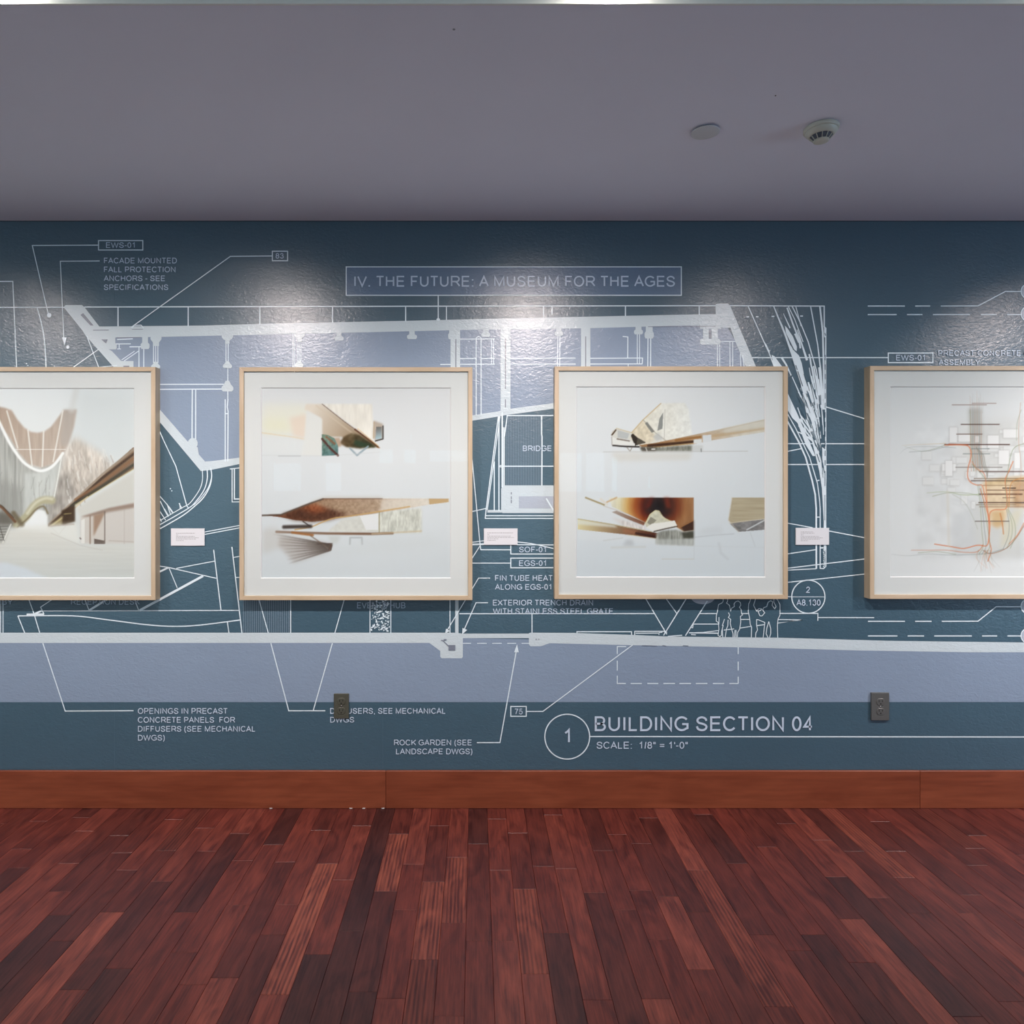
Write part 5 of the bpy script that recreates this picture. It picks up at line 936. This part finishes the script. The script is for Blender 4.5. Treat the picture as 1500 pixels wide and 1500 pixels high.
# ------------------------------------------------------------------ outlets
def outlet(x0, y0, x1, y1, m, thick, label):
    a, b = P(x0, y1, thick), P(x1, y0, thick); cx, cz = (a.x + b.x) / 2, (a.z + b.z) / 2; w_, h_ = b.x - a.x, b.z - a.z
    t = empty('wall_outlet', (cx, 0, cz), label, 'outlet', 'duplex outlets low on the mural wall'); yb = -SHT - 0.0006
    box('plate', -w_ / 2, w_ / 2, yb - thick, yb, -h_ / 2, h_ / 2, m, t, 0.0022, 2)
    f0 = yb - thick
    for s in (1, -1):
        zc = s * 0.0195; R_ = 0.0168; n = 32; pts = []
        for k in range(n):
            an = 2 * math.pi * k / n; pts.append((R_ * math.cos(an), max(-0.0142, min(0.0142, R_ * math.sin(an)))))
        bm = bmesh.new(); lo = [bm.verts.new((p[0], f0 + 0.001, zc + p[1])) for p in pts]; mi = [bm.verts.new((p[0], f0 - 0.001, zc + p[1])) for p in pts]; hi = [bm.verts.new((p[0] * .93, f0 - 0.0018, zc + p[1] * .93)) for p in pts]
        for A_, B_ in ((lo, mi), (mi, hi)):
            for k in range(n): bm.faces.new((A_[k], A_[(k + 1) % n], B_[(k + 1) % n], B_[k]))
        bm.faces.new(hi); bm.faces.new(lo)
        r_ = from_bm('receptacle', bm, m, t); f1 = f0 - 0.0018
        box('slot', -0.0075, -0.0052, f1 - 0.0002, f1 + 0.001, zc - 0.001, zc + 0.008, M_dark, r_); box('slot', 0.0052, 0.0075, f1 - 0.0002, f1 + 0.001, zc, zc + 0.0075, M_dark, r_)
        o = lathe('slot', [(0.0027, 0), (0.0027, 0.0012)], M_dark, r_, n=14); o.rotation_euler = (math.pi / 2, 0, 0); o.location = (0, f1 + 0.001, zc - 0.0075)
    o = lathe('screw', [(0.0034, 0), (0.0034, 0.0014), (0.0022, 0.0020)], M_steel, t, n=18); o.rotation_euler = (math.pi / 2, 0, 0); o.location = (0, f0 + 0.0003, 0)
outlet(488.9, 1015.8, 511.2, 1052.6, M_plate, 0.0055, 'olive brown duplex outlet covering part of the lettering DIFFUSERS')
outlet(1276.3, 1014.6, 1302.6, 1055.3, M_plate2, 0.009, 'larger grey duplex outlet below the city map print')

# ------------------------------------------------------------------ ceiling fittings
p = C(1203, 186.5)
t = empty('smoke_detector', p, 'off white smoke detector with ribbed vents on the ceiling', 'smoke detector')
lathe('base', [(0.0475, 0.0), (0.0505, -0.003), (0.0505, -0.010), (0.047, -0.013)], M_det, t, 48)
lathe('housing', [(0.046, -0.012), (0.046, -0.016), (0.037, -0.026), (0.034, -0.0275)], M_det, t, 48)
lathe('vent_core', [(0.0325, -0.0265), (0.021, -0.040)], M_detd, t, 40)
for k in range(12):
    an = 2 * math.pi * (k + .3) / 12; bm = bmesh.new(); c_, s_ = math.cos(an), math.sin(an); q = []
    for r_, z_ in ((0.036, -0.0262), (0.0225, -0.0415)):
        for rr in (0.0, -0.004):
            for d_ in (-0.0010, 0.0010): q.append(bm.verts.new(((r_ + rr) * c_ - d_ * s_, (r_ + rr) * s_ + d_ * c_, z_ + rr * .3)))
    for f in ((0, 1, 3, 2), (4, 6, 7, 5), (0, 4, 5, 1), (2, 3, 7, 6), (0, 2, 6, 4), (1, 5, 7, 3)): bm.faces.new([q[i] for i in f])
    from_bm('rib', bm, M_det, t)
lathe('cap', [(0.0228, -0.0400), (0.0228, -0.0425), (0.017, -0.0445), (0.004, -0.0450)], M_det, t, 32)
p = C(1033.2, 191.5)
t = empty('sprinkler_cover', p, 'flat round white cover plate on the ceiling left of the smoke detector', 'cover plate')
lathe('collar', [(0.036, 0.0), (0.036, -0.005)], M_detd, t, 40)
lathe('cover_plate', [(0.0405, -0.0045), (0.0425, -0.005), (0.0425, -0.0062), (0.040, -0.0070), (0.01, -0.0072)], plain('cover_plate_paint', (0.62, 0.64, 0.66, 1), 0.45), t, 48)

# ------------------------------------------------------------------ lamps on the track beyond the soffit edge
t = empty('light_track', (0.3, SY, ZC + 0.17), 'black lighting track hung above the soffit edge', 'track')
box('track_bar', -3.4, 3.4, -0.016, 0.016, -0.012, 0.012, M_black, t, 0.002)
for sx in (-3.0, 0.0, 3.0): box('hanger', sx - 0.006, sx + 0.006, -0.006, 0.006, 0.012, ZU - ZC - 0.17, M_black, t)
order = ['leftmost', 'second', 'third', 'fourth', 'rightmost']
for i, (sx, k) in enumerate(SPOT_X):
    t = empty('track_spotlight', (sx, SY, ZC + 0.016), 'black track spotlight aimed at the wall, %s along the soffit edge' % order[i], 'spotlight', 'track spotlights along the soffit edge')
    box('yoke', -0.006, 0.006, -0.006, 0.006, 0.05, 0.158, M_black, t)
    o = lathe('lamp_barrel', [(0.024, 0.100), (0.034, 0.095), (0.038, 0.02), (0.038, 0.004), (0.034, 0.0045)], M_black, t, 32)
    q = lathe('lens', [(0.033, 0.0), (0.033, 0.006)], M_lamp, t, 28)
    dv = Vector((0, -SY, 1.15 - ZC)).normalized()
    for w_ in (o, q): w_.rotation_euler = dv.to_track_quat('-Z', 'Y').to_euler(); w_.location = (0, 0.0, 0.0)
for i, (x, y) in enumerate(DOWN):
    t = empty('downlight', (x, y, ZU), 'round recessed downlight in the upper ceiling, ' + ('far left', 'second from far left', 'right of centre, nearer the soffit', 'added fill, centre, nearest the soffit', 'added fill, left, nearest the soffit', 'far right')[i], 'downlight', 'downlights in the upper ceiling')
    lathe('trim_ring', [(0.066, 0.0), (0.066, -0.004), (0.052, -0.007), (0.048, -0.001)], M_whitep, t, 32); lathe('lens', [(0.047, -0.001), (0.046, -0.003)], M_lamp2, t, 28)
